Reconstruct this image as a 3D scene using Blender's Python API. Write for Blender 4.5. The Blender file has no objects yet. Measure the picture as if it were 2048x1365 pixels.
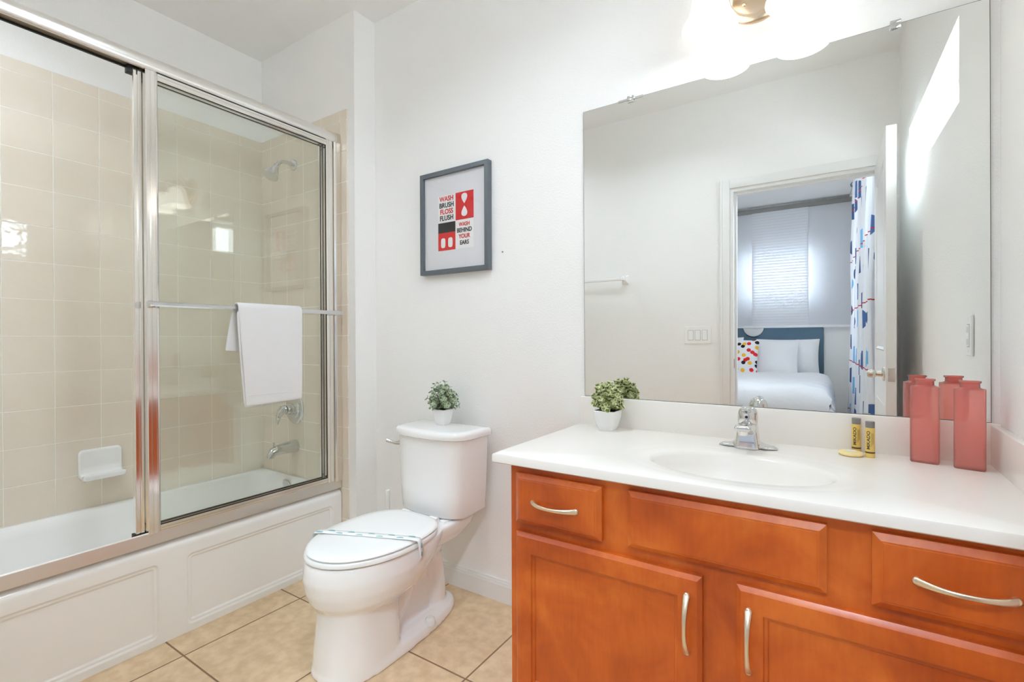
import bpy, bmesh, math, random
from mathutils import Vector, Matrix

scene = bpy.context.scene
C = scene.collection
PI = math.pi

# ------------------------------------------------------------------ camera
CAM_H = 1.1159
cd = bpy.data.cameras.new('camera')
cam = bpy.data.objects.new('camera', cd)
C.objects.link(cam)
cd.sensor_width = 36.0
cd.lens = 972.59 / 2048 * 36.0
cd.clip_start = 0.01
R_ = Vector((0.83578932, 0.54903431, -0.00418873))
F_ = Vector((-0.54904971, 0.83577518, -0.0049253))
U_ = R_.cross(F_)
m3 = Matrix((R_, U_, -F_)).transposed()
cam.matrix_world = Matrix.Translation((0, 0, CAM_H)) @ m3.to_4x4()
scene.camera = cam

# ------------------------------------------------------------------ sky and exposure
vs = scene.view_settings
vs.view_transform = 'Standard'
vs.look = 'None'
vs.gamma = 1.0
vs.use_curve_mapping = False
vs.exposure = 0.2
world = bpy.data.worlds.new('sky')
scene.world = world
world.use_nodes = True
bg = world.node_tree.nodes['Background']
bg.inputs['Color'].default_value = (0.83, 0.925, 1.0, 1)
bg.inputs['Strength'].default_value = 18.0
LAMP_SHADE = 1.7
LAMP_BULB = 13.0
BED_FILL = 36.0
CEIL_LAMP = 142.0  # shared by the tub downlight and the added fill
SPOT_FILL = 340.0
cy = scene.cycles
cy.max_bounces = 16
cy.adaptive_threshold = 0.02
cy.diffuse_bounces = 12
cy.glossy_bounces = 8
cy.transmission_bounces = 10
cy.transparent_max_bounces = 24
cy.caustics_reflective = True
cy.blur_glossy = 0.5
cy.caustics_refractive = False
cy.sample_clamp_indirect = 6.0


def portal(loc, rot, sx, sy):
    ld = bpy.data.lights.new('window_portal', 'AREA')
    ld.shape = 'RECTANGLE'
    ld.size = sx
    ld.size_y = sy
    ld.cycles.is_portal = True
    o = bpy.data.objects.new('window_portal', ld)
    o.location = loc
    o.rotation_euler = rot
    C.objects.link(o)


# right wall of the bathroom is a hair out of square
SK = 0.02
def wx(y):
    return 0.3556 - SK * (1.7 - y)
def bx_(y):          # bedroom right wall
    return 0.31 - 0.0311 * (-0.2 - y)

portal((wx(.76) + .17, .76, 2.02), (0, PI / 2, 0), .30, 1.03)
portal((bx_(-1.77) + .14, -1.77, 1.55), (0, PI / 2, 0), 1.32, .72)
portal((-.555, -3.52, 1.87), (PI / 2, 0, PI), .92, .64)

# ------------------------------------------------------------------ materials
def mat(name, col, rough=0.5, metal=0.0, **kw):
    m = bpy.data.materials.new(name)
    m.use_nodes = True
    b = m.node_tree.nodes['Principled BSDF']
    b.inputs['Base Color'].default_value = (*col, 1)
    b.inputs['Roughness'].default_value = rough
    b.inputs['Metallic'].default_value = metal
    for k, v in kw.items():
        b.inputs[k].default_value = v
    return m

def nd(m, t, **kw):
    n = m.node_tree.nodes.new(t)
    for k, v in kw.items():
        setattr(n, k, v)
    return n

def lk(m, a, b):
    m.node_tree.links.new(a, b)

def bsdf(m):
    return m.node_tree.nodes['Principled BSDF']

def srgb(r, g, b):
    f = lambda c: (c / 255 / 12.92) if c / 255 <= 0.04045 else ((c / 255 + 0.055) / 1.055) ** 2.4
    return (f(r), f(g), f(b))

def add_bump(m, scale, strength, dist, detail=2.0, kind='noise', stretch=None):
    tc = nd(m, 'ShaderNodeTexCoord')
    src = tc.outputs['Object']
    if stretch:
        mp = nd(m, 'ShaderNodeMapping')
        mp.inputs['Scale'].default_value = stretch
        lk(m, src, mp.inputs['Vector'])
        src = mp.outputs['Vector']
    n = nd(m, 'ShaderNodeTexNoise')
    n.inputs['Scale'].default_value = scale
    n.inputs['Detail'].default_value = detail
    lk(m, src, n.inputs['Vector'])
    b = nd(m, 'ShaderNodeBump')
    b.inputs['Strength'].default_value = strength
    b.inputs['Distance'].default_value = dist
    lk(m, n.outputs['Fac'], b.inputs['Height'])
    lk(m, b.outputs['Normal'], bsdf(m).inputs['Normal'])
    return n

def mix_noise(m, c1, c2, scale, detail=4.0, stretch=None, lo=0.35, hi=0.65):
    tc = nd(m, 'ShaderNodeTexCoord')
    src = tc.outputs['Object']
    if stretch:
        mp = nd(m, 'ShaderNodeMapping')
        mp.inputs['Scale'].default_value = stretch
        lk(m, src, mp.inputs['Vector'])
        src = mp.outputs['Vector']
    n = nd(m, 'ShaderNodeTexNoise')
    n.inputs['Scale'].default_value = scale
    n.inputs['Detail'].default_value = detail
    lk(m, src, n.inputs['Vector'])
    r = nd(m, 'ShaderNodeValToRGB')
    r.color_ramp.elements[0].position = lo
    r.color_ramp.elements[1].position = hi
    r.color_ramp.elements[0].color = (*c1, 1)
    r.color_ramp.elements[1].color = (*c2, 1)
    lk(m, n.outputs['Fac'], r.inputs['Fac'])
    return r.outputs['Color']

def grid_mask(m, axes, origins, pitches, width):
    """1 on grout lines, 0 on tiles, from object coordinates"""
    tc = nd(m, 'ShaderNodeTexCoord')
    sp = nd(m, 'ShaderNodeSeparateXYZ')
    lk(m, tc.outputs['Object'], sp.inputs[0])
    outs = []
    for a, o, p in zip(axes, origins, pitches):
        s = nd(m, 'ShaderNodeMath', operation='SUBTRACT')
        lk(m, sp.outputs[a], s.inputs[0]); s.inputs[1].default_value = o - p / 2
        d = nd(m, 'ShaderNodeMath', operation='DIVIDE')
        lk(m, s.outputs[0], d.inputs[0]); d.inputs[1].default_value = p
        f = nd(m, 'ShaderNodeMath', operation='FRACT')
        lk(m, d.outputs[0], f.inputs[0])
        s2 = nd(m, 'ShaderNodeMath', operation='SUBTRACT')
        lk(m, f.outputs[0], s2.inputs[0]); s2.inputs[1].default_value = 0.5
        ab = nd(m, 'ShaderNodeMath', operation='ABSOLUTE')
        lk(m, s2.outputs[0], ab.inputs[0])
        mu = nd(m, 'ShaderNodeMath', operation='MULTIPLY')
        lk(m, ab.outputs[0], mu.inputs[0]); mu.inputs[1].default_value = p
        outs.append(mu.outputs[0])
    mn = nd(m, 'ShaderNodeMath', operation='MINIMUM')
    lk(m, outs[0], mn.inputs[0]); lk(m, outs[1], mn.inputs[1])
    r = nd(m, 'ShaderNodeMapRange')
    r.inputs['From Min'].default_value = width * .35
    r.inputs['From Max'].default_value = width * .65
    r.inputs['To Min'].default_value = 1.0
    r.inputs['To Max'].default_value = 0.0
    lk(m, mn.outputs[0], r.inputs['Value'])
    return r.outputs['Result']

def tile_material(name, axes, origins, pitches, width, c1, c2, grout, rough, scale, wave, stretch=None):
    m = mat(name, c1, rough)
    g = grid_mask(m, axes, origins, pitches, width)
    col = mix_noise(m, c1, c2, scale, 12.0)
    mx = nd(m, 'ShaderNodeMix', data_type='RGBA')
    lk(m, g, mx.inputs[0]); lk(m, col, mx.inputs[6]); mx.inputs[7].default_value = (*grout, 1)
    lk(m, mx.outputs[2], bsdf(m).inputs['Base Color'])
    rr = nd(m, 'ShaderNodeMapRange')
    rr.inputs['To Min'].default_value = rough
    rr.inputs['To Max'].default_value = 0.75
    lk(m, g, rr.inputs['Value'])
    lk(m, rr.outputs['Result'], bsdf(m).inputs['Roughness'])
    # recessed grout plus the faint waviness of fired glaze
    tc = nd(m, 'ShaderNodeTexCoord')
    n = nd(m, 'ShaderNodeTexNoise'); n.inputs['Scale'].default_value = wave[0]; n.inputs['Detail'].default_value = 1.0
    lk(m, tc.outputs['Object'], n.inputs['Vector'])
    b1 = nd(m, 'ShaderNodeBump'); b1.inputs['Strength'].default_value = wave[1]; b1.inputs['Distance'].default_value = wave[2]
    lk(m, n.outputs['Fac'], b1.inputs['Height'])
    b2 = nd(m, 'ShaderNodeBump'); b2.invert = True
    b2.inputs['Strength'].default_value = .6; b2.inputs['Distance'].default_value = .0015
    lk(m, g, b2.inputs['Height'])
    lk(m, b1.outputs['Normal'], b2.inputs['Normal'])
    lk(m, b2.outputs['Normal'], bsdf(m).inputs['Normal'])
    return m

def glass_material(name, tint, rough=0.0, ior=1.5):
    m = bpy.data.materials.new(name)
    m.use_nodes = True
    nt = m.node_tree
    nt.nodes.clear()
    out = nd(m, 'ShaderNodeOutputMaterial')
    t = nd(m, 'ShaderNodeBsdfTransparent'); t.inputs['Color'].default_value = (*tint, 1)
    g = nd(m, 'ShaderNodeBsdfGlossy'); g.inputs['Roughness'].default_value = rough
    fr = nd(m, 'ShaderNodeFresnel')
    ge = nd(m, 'ShaderNodeNewGeometry')       # thin pane: same reflectance from both sides
    ir = nd(m, 'ShaderNodeMapRange'); ir.inputs['To Min'].default_value = ior; ir.inputs['To Max'].default_value = 1 / ior
    lk(m, ge.outputs['Backfacing'], ir.inputs['Value']); lk(m, ir.outputs['Result'], fr.inputs['IOR'])
    mx = nd(m, 'ShaderNodeMixShader')
    lk(m, fr.outputs[0], mx.inputs[0]); lk(m, t.outputs[0], mx.inputs[1]); lk(m, g.outputs[0], mx.inputs[2])
    lk(m, mx.outputs[0], out.inputs[0])
    return m

def emit_material(name, col, strength, mixw=0.0):
    m = mat(name, (.9, .9, .88), .35)
    bsdf(m).inputs['Emission Color'].default_value = (*col, 1)
    bsdf(m).inputs['Emission Strength'].default_value = strength
    return m

def translucent_material(name, col, fac, rough=.8):
    m = bpy.data.materials.new(name)
    m.use_nodes = True
    m.node_tree.nodes.clear()
    out = nd(m, 'ShaderNodeOutputMaterial')
    d = nd(m, 'ShaderNodeBsdfDiffuse'); d.inputs['Color'].default_value = (*col, 1)
    t = nd(m, 'ShaderNodeBsdfTranslucent'); t.inputs['Color'].default_value = (*col, 1)
    mx = nd(m, 'ShaderNodeMixShader'); mx.inputs[0].default_value = fac
    lk(m, d.outputs[0], mx.inputs[1]); lk(m, t.outputs[0], mx.inputs[2]); lk(m, mx.outputs[0], out.inputs[0])
    return m

M = {}
M['wall'] = mat('wall_paint', (.90, .895, .885), .55); add_bump(M['wall'], 150, .55, .002, 2)
M['ceil'] = mat('ceiling_paint', (.86, .855, .845), .8); add_bump(M['ceil'], 120, .3, .0012, 2)
M['trim'] = mat('white_trim_paint', (.84, .84, .83), .35)
M['tile_l'] = tile_material('glazed_wall_tile_side', (1, 2), (.660, 2.2049), (.1565, .1528), .0035,
                            srgb(227, 216, 200), srgb(232, 223, 209), srgb(240, 236, 227), .07, 3, (34, .2, .0025))
M['tile_s'] = tile_material('glazed_wall_tile_end', (0, 2), (-2.0564, 2.2049), (.1528, .1528), .0035,
                            srgb(226, 213, 196), srgb(232, 221, 205), srgb(240, 236, 227), .07, 3, (34, .2, .0025))
M['floor'] = tile_material('beige_floor_tile', (0, 1), (-1.0035, .7916), (.4548, .450), .006,
                           srgb(208, 180, 143), srgb(226, 201, 166), srgb(134, 105, 77), .38, 24, (60, .12, .002))
M['carpet'] = mat('beige_carpet', srgb(190, 178, 160), .95); add_bump(M['carpet'], 400, .6, .004, 2)
M['ceramic'] = mat('white_ceramic', (.90, .90, .895), .07, 0, **{'Coat Weight': .5, 'Coat Roughness': .03})
M['plastic'] = mat('white_plastic', (.86, .86, .85), .22)
M['acrylic'] = mat('white_tub_enamel', (.92, .92, .915), .12)
M['marble'] = mat('white_cultured_marble', srgb(242, 238, 233), .24)
M['chrome'] = mat('chrome', (.72, .725, .725), .07, 1)
M['satin'] = mat('polished_aluminium', (.86, .83, .79), .14, 1)
M['header'] = mat('satin_aluminium_header', (.84, .82, .79), .24, 1)
M['channel'] = mat('dark_bronze_channel', (.20, .15, .10), .45, .6)
M['plate'] = mat('white_switch_plastic', (.90, .90, .89), .5)
M['track'] = mat('brushed_aluminium_track', (.80, .78, .75), .38, 1)
M['nickel'] = mat('brushed_nickel', (.70, .67, .62), .27, 1)
M['champagne'] = mat('champagne_nickel', (.84, .74, .58), .30, 1)
M['bronze'] = mat('warm_nickel', (.70, .55, .40), .26, 1)
M['black'] = mat('black_gasket', (.01, .01, .01), .5)
M['mirror'] = mat('silvered_glass', (.90, .915, .90), 0.0, 1)
M['edge'] = mat('mirror_edge', (.09, .095, .09), .3)
M['glass'] = glass_material('clear_shower_glass', (.975, .985, .972))
M['pane'] = glass_material('clear_window_glass', (.98, .99, .99))
M['glazing'] = glass_material('thin_acrylic', (.99, .99, .99), 0.0, 1.28)
M['towel'] = mat('white_terry', (.86, .86, .87), .95); add_bump(M['towel'], 900, .7, .002, 2)
M['greyframe'] = mat('grey_frame', srgb(94, 101, 108), .35)
M['paper'] = mat('white_mat_board', srgb(226, 226, 230), .7)
M['red'] = mat('red_print', srgb(206, 24, 28), .6)
M['ink'] = mat('black_print', (.012, .012, .012), .6)
M['white'] = mat('white_print', (.85, .85, .85), .6)
M['pot'] = mat('white_glazed_pot', (.88, .88, .88), .25)
M['soil'] = mat('dark_filler', (.03, .03, .035), .9)
M['stem'] = mat('plant_stem', srgb(70, 84, 60), .7)
M['teal'] = mat('teal_print', srgb(128, 178, 182), .6)
M['paperband'] = mat('thin_paper', (.86, .87, .87), .8)
M['yellow'] = mat('amber_lotion', srgb(250, 216, 122), .18, 0, **{'Transmission Weight': .25, 'IOR': 1.35})
M['greycap'] = mat('grey_cap', srgb(132, 130, 126), .35)
M['brownink'] = mat('brown_ink', (.06, .035, .01), .5)
M['soap'] = mat('wrapped_soap', srgb(240, 222, 160), .4)
M['linen'] = mat('white_linen', (.85, .855, .87), .85); add_bump(M['linen'], 30, .25, .01, 3)
M['headboard'] = mat('slate_blue_upholstery', srgb(86, 112, 130), .8)
M['blackframe'] = mat('black_frame', (.02, .02, .025), .3)
M['shade_sheer'] = translucent_material('sheer_blind_cloth', (.80, .81, .84), .34)
M['lampglass'] = emit_material('lit_opal_glass', (1.0, .95, .87), LAMP_SHADE)
M['bulb'] = emit_material('lit_bulb', (1.0, .97, .93), LAMP_BULB)
M['domeglass'] = emit_material('lit_downlight_lens', (.80, .905, 1.0), CEIL_LAMP)  # lens of the tub downlight and of the added fill
M['spotglass'] = emit_material('fill_spot_lens', (.70, .855, 1.0), SPOT_FILL)
M['bedglass'] = emit_material('bed_fill_glass', (.98, .99, 1.0), BED_FILL)

def leaf_material(name, a, b, c, rim):
    m = mat(name, a, .5)
    tc = nd(m, 'ShaderNodeTexCoord')
    n = nd(m, 'ShaderNodeTexNoise'); n.inputs['Scale'].default_value = 120; n.inputs['Detail'].default_value = 2
    lk(m, tc.outputs['Object'], n.inputs['Vector'])
    r = nd(m, 'ShaderNodeValToRGB')
    e = r.color_ramp.elements
    e[0].position = .3; e[0].color = (*a, 1); e[1].position = .7; e[1].color = (*c, 1)
    e2 = e.new(.5); e2.color = (*b, 1)
    lk(m, n.outputs['Fac'], r.inputs['Fac'])
    at = nd(m, 'ShaderNodeAttribute'); at.attribute_name = 'rim'
    mr = nd(m, 'ShaderNodeMapRange'); mr.inputs['From Min'].default_value = .62; mr.inputs['From Max'].default_value = .95
    lk(m, at.outputs['Fac'], mr.inputs['Value'])
    mx = nd(m, 'ShaderNodeMix', data_type='RGBA')
    lk(m, mr.outputs['Result'], mx.inputs[0]); lk(m, r.outputs['Color'], mx.inputs[6]); mx.inputs[7].default_value = (*rim, 1)
    lk(m, mx.outputs[2], bsdf(m).inputs['Base Color'])
    return m
M['leaf_grey'] = leaf_material('grey_green_leaf', srgb(80, 100, 82), srgb(126, 152, 100), srgb(166, 184, 144), srgb(208, 214, 196))
M['leaf_lime'] = leaf_material('lime_leaf', srgb(110, 126, 62), srgb(156, 172, 92), srgb(198, 206, 140), srgb(240, 240, 206))

def wood_material():
    m = mat('cherry_stained_maple', (.42, .13, .03), .36, 0, **{'Coat Weight': .12, 'Coat Roughness': .2})
    tc = nd(m, 'ShaderNodeTexCoord')
    n1 = nd(m, 'ShaderNodeTexNoise'); n1.inputs['Scale'].default_value = 5.5; n1.inputs['Detail'].default_value = 5; n1.inputs['Distortion'].default_value = .6
    lk(m, tc.outputs['Object'], n1.inputs['Vector'])
    mp = nd(m, 'ShaderNodeMapping'); mp.inputs['Scale'].default_value = (26, 26, 4)
    lk(m, tc.outputs['Object'], mp.inputs['Vector'])
    n2 = nd(m, 'ShaderNodeTexNoise'); n2.inputs['Scale'].default_value = 4; n2.inputs['Detail'].default_value = 6
    lk(m, mp.outputs['Vector'], n2.inputs['Vector'])
    mx = nd(m, 'ShaderNodeMath', operation='MULTIPLY_ADD'); mx.inputs[1].default_value = .16
    lk(m, n2.outputs['Fac'], mx.inputs[0]); lk(m, n1.outputs['Fac'], mx.inputs[2])
    r = nd(m, 'ShaderNodeValToRGB')
    e = r.color_ramp.elements
    e[0].position = .36; e[0].color = (*srgb(160, 62, 12), 1)
    e[1].position = .80; e[1].color = (*srgb(214, 112, 36), 1)
    e2 = e.new(.58); e2.color = (*srgb(192, 87, 20), 1)
    lk(m, mx.outputs[0], r.inputs['Fac'])
    lk(m, r.outputs['Color'], bsdf(m).inputs['Base Color'])
    return m
M['wood'] = wood_material()

def pink_material():
    m = bpy.data.materials.new('frosted_pink_glass')
    m.use_nodes = True
    m.node_tree.nodes.clear()
    out = nd(m, 'ShaderNodeOutputMaterial')
    col = (*srgb(255, 186, 178), 1)
    tr = nd(m, 'ShaderNodeBsdfTranslucent'); tr.inputs['Color'].default_value = col
    df = nd(m, 'ShaderNodeBsdfDiffuse'); df.inputs['Color'].default_value = col
    tp = nd(m, 'ShaderNodeBsdfTransparent'); tp.inputs['Color'].default_value = (*srgb(255, 206, 199), 1)
    gl = nd(m, 'ShaderNodeBsdfGlossy'); gl.inputs['Roughness'].default_value = .25
    a = nd(m, 'ShaderNodeMixShader'); a.inputs[0].default_value = .55
    b = nd(m, 'ShaderNodeMixShader'); b.inputs[0].default_value = .58
    fr = nd(m, 'ShaderNodeFresnel'); fr.inputs['IOR'].default_value = 1.45
    c = nd(m, 'ShaderNodeMixShader')
    lk(m, df.outputs[0], a.inputs[1]); lk(m, tr.outputs[0], a.inputs[2])
    lk(m, a.outputs[0], b.inputs[1]); lk(m, tp.outputs[0], b.inputs[2])
    lk(m, fr.outputs[0], c.inputs[0]); lk(m, b.outputs[0], c.inputs[1]); lk(m, gl.outputs[0], c.inputs[2])
    lk(m, c.outputs[0], out.inputs[0])
    return m
M['pink'] = pink_material()

def woven_material():
    m = mat('woven_blind_cloth', (.82, .83, .86), .8)
    nt = m.node_tree
    tc = nd(m, 'ShaderNodeTexCoord')
    sp = nd(m, 'ShaderNodeSeparateXYZ'); lk(m, tc.outputs['Object'], sp.inputs[0])
    mu = nd(m, 'ShaderNodeMath', operation='MULTIPLY'); mu.inputs[1].default_value = 1 / .034
    lk(m, sp.outputs[2], mu.inputs[0])
    f = nd(m, 'ShaderNodeMath', operation='FRACT'); lk(m, mu.outputs[0], f.inputs[0])
    g = nd(m, 'ShaderNodeMath', operation='LESS_THAN'); g.inputs[1].default_value = .32
    lk(m, f.outputs[0], g.inputs[0])
    d = nd(m, 'ShaderNodeBsdfDiffuse'); d.inputs['Color'].default_value = (.82, .83, .86, 1)
    t = nd(m, 'ShaderNodeBsdfTranslucent'); t.inputs['Color'].default_value = (.86, .87, .9, 1)
    t2 = nd(m, 'ShaderNodeBsdfTranslucent'); t2.inputs['Color'].default_value = (.55, .56, .6, 1)
    m1 = nd(m, 'ShaderNodeMixShader'); m1.inputs[0].default_value = .28
    m2 = nd(m, 'ShaderNodeMixShader'); m2.inputs[0].default_value = .2
    mm = nd(m, 'ShaderNodeMixShader')
    lk(m, d.outputs[0], m1.inputs[1]); lk(m, t.outputs[0], m1.inputs[2])
    lk(m, d.outputs[0], m2.inputs[1]); lk(m, t2.outputs[0], m2.inputs[2])
    lk(m, g.outputs[0], mm.inputs[0]); lk(m, m1.outputs[0], mm.inputs[1]); lk(m, m2.outputs[0], mm.inputs[2])
    lk(m, mm.outputs[0], nt.nodes['Material Output'].inputs[0])
    return m
M['woven'] = woven_material()

def dots_material(name, base, cols, scale, size, trans=0.0, lines=None):
    """printed cloth: irregular round spots of a few colours"""
    m = mat(name, base, .85)
    tc = nd(m, 'ShaderNodeTexCoord')
    v = nd(m, 'ShaderNodeTexVoronoi'); v.inputs['Scale'].default_value = scale; v.inputs['Randomness'].default_value = .75
    v.voronoi_dimensions = '2D'
    mp = nd(m, 'ShaderNodeMapping'); mp.inputs['Rotation'].default_value = (PI / 2, 0, 0) if lines is None else (0, PI / 2, 0)
    lk(m, tc.outputs['Object'], mp.inputs['Vector'])
    lk(m, mp.outputs['Vector'], v.inputs['Vector'])
    lt = nd(m, 'ShaderNodeMath', operation='LESS_THAN'); lt.inputs[1].default_value = size
    lk(m, v.outputs['Distance'], lt.inputs[0])
    r = nd(m, 'ShaderNodeValToRGB'); r.color_ramp.interpolation = 'CONSTANT'
    e = r.color_ramp.elements
    e[0].position = 0; e[0].color = (*cols[0], 1)
    e[1].position = 1 / len(cols); e[1].color = (*cols[1], 1)
    for i in range(2, len(cols)):
        q = e.new(i / len(cols)); q.color = (*cols[i], 1)
    sx = nd(m, 'ShaderNodeSeparateColor'); lk(m, v.outputs['Color'], sx.inputs[0])
    lk(m, sx.outputs[0], r.inputs['Fac'])
    mx = nd(m, 'ShaderNodeMix', data_type='RGBA')
    lk(m, lt.outputs[0], mx.inputs[0]); mx.inputs[6].default_value = (*base, 1); lk(m, r.outputs['Color'], mx.inputs[7])
    col = mx.outputs[2]
    if lines:
        sp = nd(m, 'ShaderNodeSeparateXYZ'); lk(m, tc.outputs['Object'], sp.inputs[0])
        mu = nd(m, 'ShaderNodeMath', operation='MULTIPLY'); mu.inputs[1].default_value = 1 / lines[0]
        lk(m, sp.outputs[2], mu.inputs[0])
        f = nd(m, 'ShaderNodeMath', operation='FRACT'); lk(m, mu.outputs[0], f.inputs[0])
        l2 = nd(m, 'ShaderNodeMath', operation='LESS_THAN'); l2.inputs[1].default_value = lines[1]
        lk(m, f.outputs[0], l2.inputs[0])
        mx2 = nd(m, 'ShaderNodeMix', data_type='RGBA')
        lk(m, l2.outputs[0], mx2.inputs[0]); lk(m, col, mx2.inputs[6]); mx2.inputs[7].default_value = (*srgb(190, 40, 40), 1)
        col = mx2.outputs[2]
    lk(m, col, bsdf(m).inputs['Base Color'])
    if trans:
        t = nd(m, 'ShaderNodeBsdfTranslucent'); lk(m, col, t.inputs['Color'])
        ms = nd(m, 'ShaderNodeMixShader'); ms.inputs[0].default_value = trans
        lk(m, bsdf(m).outputs[0], ms.inputs[1]); lk(m, t.outputs[0], ms.inputs[2])
        lk(m, ms.outputs[0], m.node_tree.nodes['Material Output'].inputs[0])
    return m
M['cushion'] = dots_material('spotted_cotton', (.85, .85, .87),
                             [srgb(214, 30, 34), (.015, .015, .015), srgb(235, 180, 40), (.015, .015, .015), srgb(214, 30, 34)], 15, .33)
M['curtain'] = dots_material('spotted_curtain_cloth', (.84, .86, .9),
                             [srgb(70, 104, 158), srgb(120, 188, 232), srgb(56, 84, 134)], 3.4, .24, .12, lines=(.45, .018))

# ------------------------------------------------------------------ mesh helpers
def tag(o, label=None, cat=None, group=None, kind=None):
    if label: o['label'] = label
    if cat: o['category'] = cat
    if group: o['group'] = group
    if kind: o['kind'] = kind
    return o

def thing(name, label, cat, loc, group=None, kind=None):
    o = bpy.data.objects.new(name, None)
    o.empty_display_size = .05
    o.location = loc
    C.objects.link(o)
    return tag(o, label, cat, group, kind)

def adopt(o, parent):
    if parent is not None:
        o.parent = parent
        pm = Matrix.Translation(parent.location) if parent.parent is None and parent.type == 'EMPTY' else Matrix.Identity(4)
        if parent.parent is not None:
            pm = Matrix.Identity(4)
            pm = world_of(parent)
        elif parent.type != 'EMPTY':
            pm = world_of(parent)
        o.matrix_parent_inverse = pm.inverted()

def world_of(o):
    m = Matrix.LocRotScale(o.location, o.rotation_euler, o.scale)
    if o.parent is not None:
        return world_of(o.parent) @ o.matrix_parent_inverse @ m
    return m

def obj(name, bm, material, parent=None, angle=35, label=None):
    me = bpy.data.meshes.new(name)
    bmesh.ops.recalc_face_normals(bm, faces=bm.faces[:])
    bm.to_mesh(me)
    bm.free()
    return mobj(name, me, material, parent, angle, label)

def mobj(name, me, material, parent=None, angle=35, label=None):
    me.materials.clear()
    me.materials.append(M[material])
    for p in me.polygons:
        p.use_smooth = True
    me.set_sharp_from_angle(angle=math.radians(angle))
    o = bpy.data.objects.new(name, me)
    C.objects.link(o)
    adopt(o, parent)
    if label: o['label'] = label
    return o

def struct(name, bm, material, parent=None):
    o = obj(name, bm, material, parent)
    if parent is None: o['kind'] = 'structure'
    return o

def NB():
    return bmesh.new()

def box(bm, x0, x1, y0, y1, z0, z1, bev=0.0, seg=2, fn=None):
    b2 = bmesh.new() if bev else bm
    v = [b2.verts.new((x, y, z)) for x in (x0, x1) for y in (y0, y1) for z in (z0, z1)]
    for f in ((0, 1, 3, 2), (4, 6, 7, 5), (0, 4, 5, 1), (2, 3, 7, 6), (0, 2, 6, 4), (1, 5, 7, 3)):
        b2.faces.new([v[i] for i in f])
    if bev:
        bmesh.ops.recalc_face_normals(b2, faces=b2.faces[:])
        bmesh.ops.bevel(b2, geom=b2.edges[:], offset=bev, segments=seg, profile=.5, affect='EDGES')
    if fn:
        for q in (b2.verts if bev else v):
            q.co = fn(q.co)
    if bev:
        merge(bm, b2)
    return bm

def merge(bm, b2):
    me = bpy.data.meshes.new('tmp')
    b2.to_mesh(me)
    b2.free()
    bm.from_mesh(me)
    bpy.data.meshes.remove(me)

def loft(bm, rings, cap0=True, cap1=True, closed=True):
    vs = [[bm.verts.new(p) for p in r] for r in rings]
    n = len(vs[0])
    for a, b in zip(vs, vs[1:]):
        for i in range(n if closed else n - 1):
            j = (i + 1) % n
            try:
                bm.faces.new((a[i], a[j], b[j], b[i]))
            except ValueError:
                pass
    if cap0 and closed: bm.faces.new(vs[0][::-1])
    if cap1 and closed: bm.faces.new(vs[-1])
    return vs

def lathe(bm, prof, c, axis='z', n=32, cap0=True, cap1=True):
    """prof: (radius, height) pairs; axis given as letter or vector"""
    ax = {'z': Vector((0, 0, 1)), 'y': Vector((0, 1, 0)), 'x': Vector((1, 0, 0))}.get(axis) if isinstance(axis, str) else Vector(axis).normalized()
    u = ax.orthogonal().normalized()
    w = ax.cross(u)
    c = Vector(c)
    rings = []
    for r, h in prof:
        r = max(r, 1e-5)
        rings.append([c + ax * h + (u * math.cos(2 * PI * i / n) + w * math.sin(2 * PI * i / n)) * r for i in range(n)])
    loft(bm, rings, cap0, cap1)
    return bm

def tube(bm, pts, rad, n=12, flat=None, caps=True):
    """sweep along pts; rad a number or a list; flat=(a,b,upvector) elliptical section"""
    pts = [Vector(p) for p in pts]
    rings = []
    prev = None
    for i, p in enumerate(pts):
        t = (pts[min(i + 1, len(pts) - 1)] - pts[max(i - 1, 0)]).normalized()
        if flat:
            w = (flat[2] - t * flat[2].dot(t)).normalized()
            u = w.cross(t)
        else:
            if prev is None:
                u = t.orthogonal().normalized()
            else:
                u = (prev - t * prev.dot(t)).normalized()
            w = t.cross(u)
            prev = u
        r = rad[i] if isinstance(rad, (list, tuple)) else rad
        if isinstance(r, (list, tuple)):
            ra, rb = r
        else:
            ra = rb = r
        rings.append([p + u * math.cos(2 * PI * k / n) * ra + w * math.sin(2 * PI * k / n) * rb for k in range(n)])
    loft(bm, rings, caps, caps)
    return bm

def prism(bm, poly, vec):
    vec = Vector(vec)
    a = [Vector(p) for p in poly]
    loft(bm, [a, [p + vec for p in a]])
    return bm

def bez(p0, p1, p2, p3, n):
    out = []
    p0, p1, p2, p3 = map(Vector, (p0, p1, p2, p3))
    for i in range(n + 1):
        t = i / n
        out.append(p0 * (1 - t) ** 3 + p1 * 3 * t * (1 - t) ** 2 + p2 * 3 * t * t * (1 - t) + p3 * t ** 3)
    return out

def union_smooth(bm, voxel, iters, factor=.5):
    """weld overlapping closed shells into one smooth skin"""
    me = bpy.data.meshes.new('tmp')
    bmesh.ops.recalc_face_normals(bm, faces=bm.faces[:])
    bm.to_mesh(me); bm.free()
    o = bpy.data.objects.new('tmp', me)
    C.objects.link(o)
    r = o.modifiers.new('r', 'REMESH'); r.mode = 'VOXEL'; r.voxel_size = voxel; r.adaptivity = 0
    s = o.modifiers.new('s', 'SMOOTH'); s.factor = factor; s.iterations = iters
    dg = bpy.context.evaluated_depsgraph_get()
    out = bpy.data.meshes.new_from_object(o.evaluated_get(dg))
    bpy.data.objects.remove(o)
    return out

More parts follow.
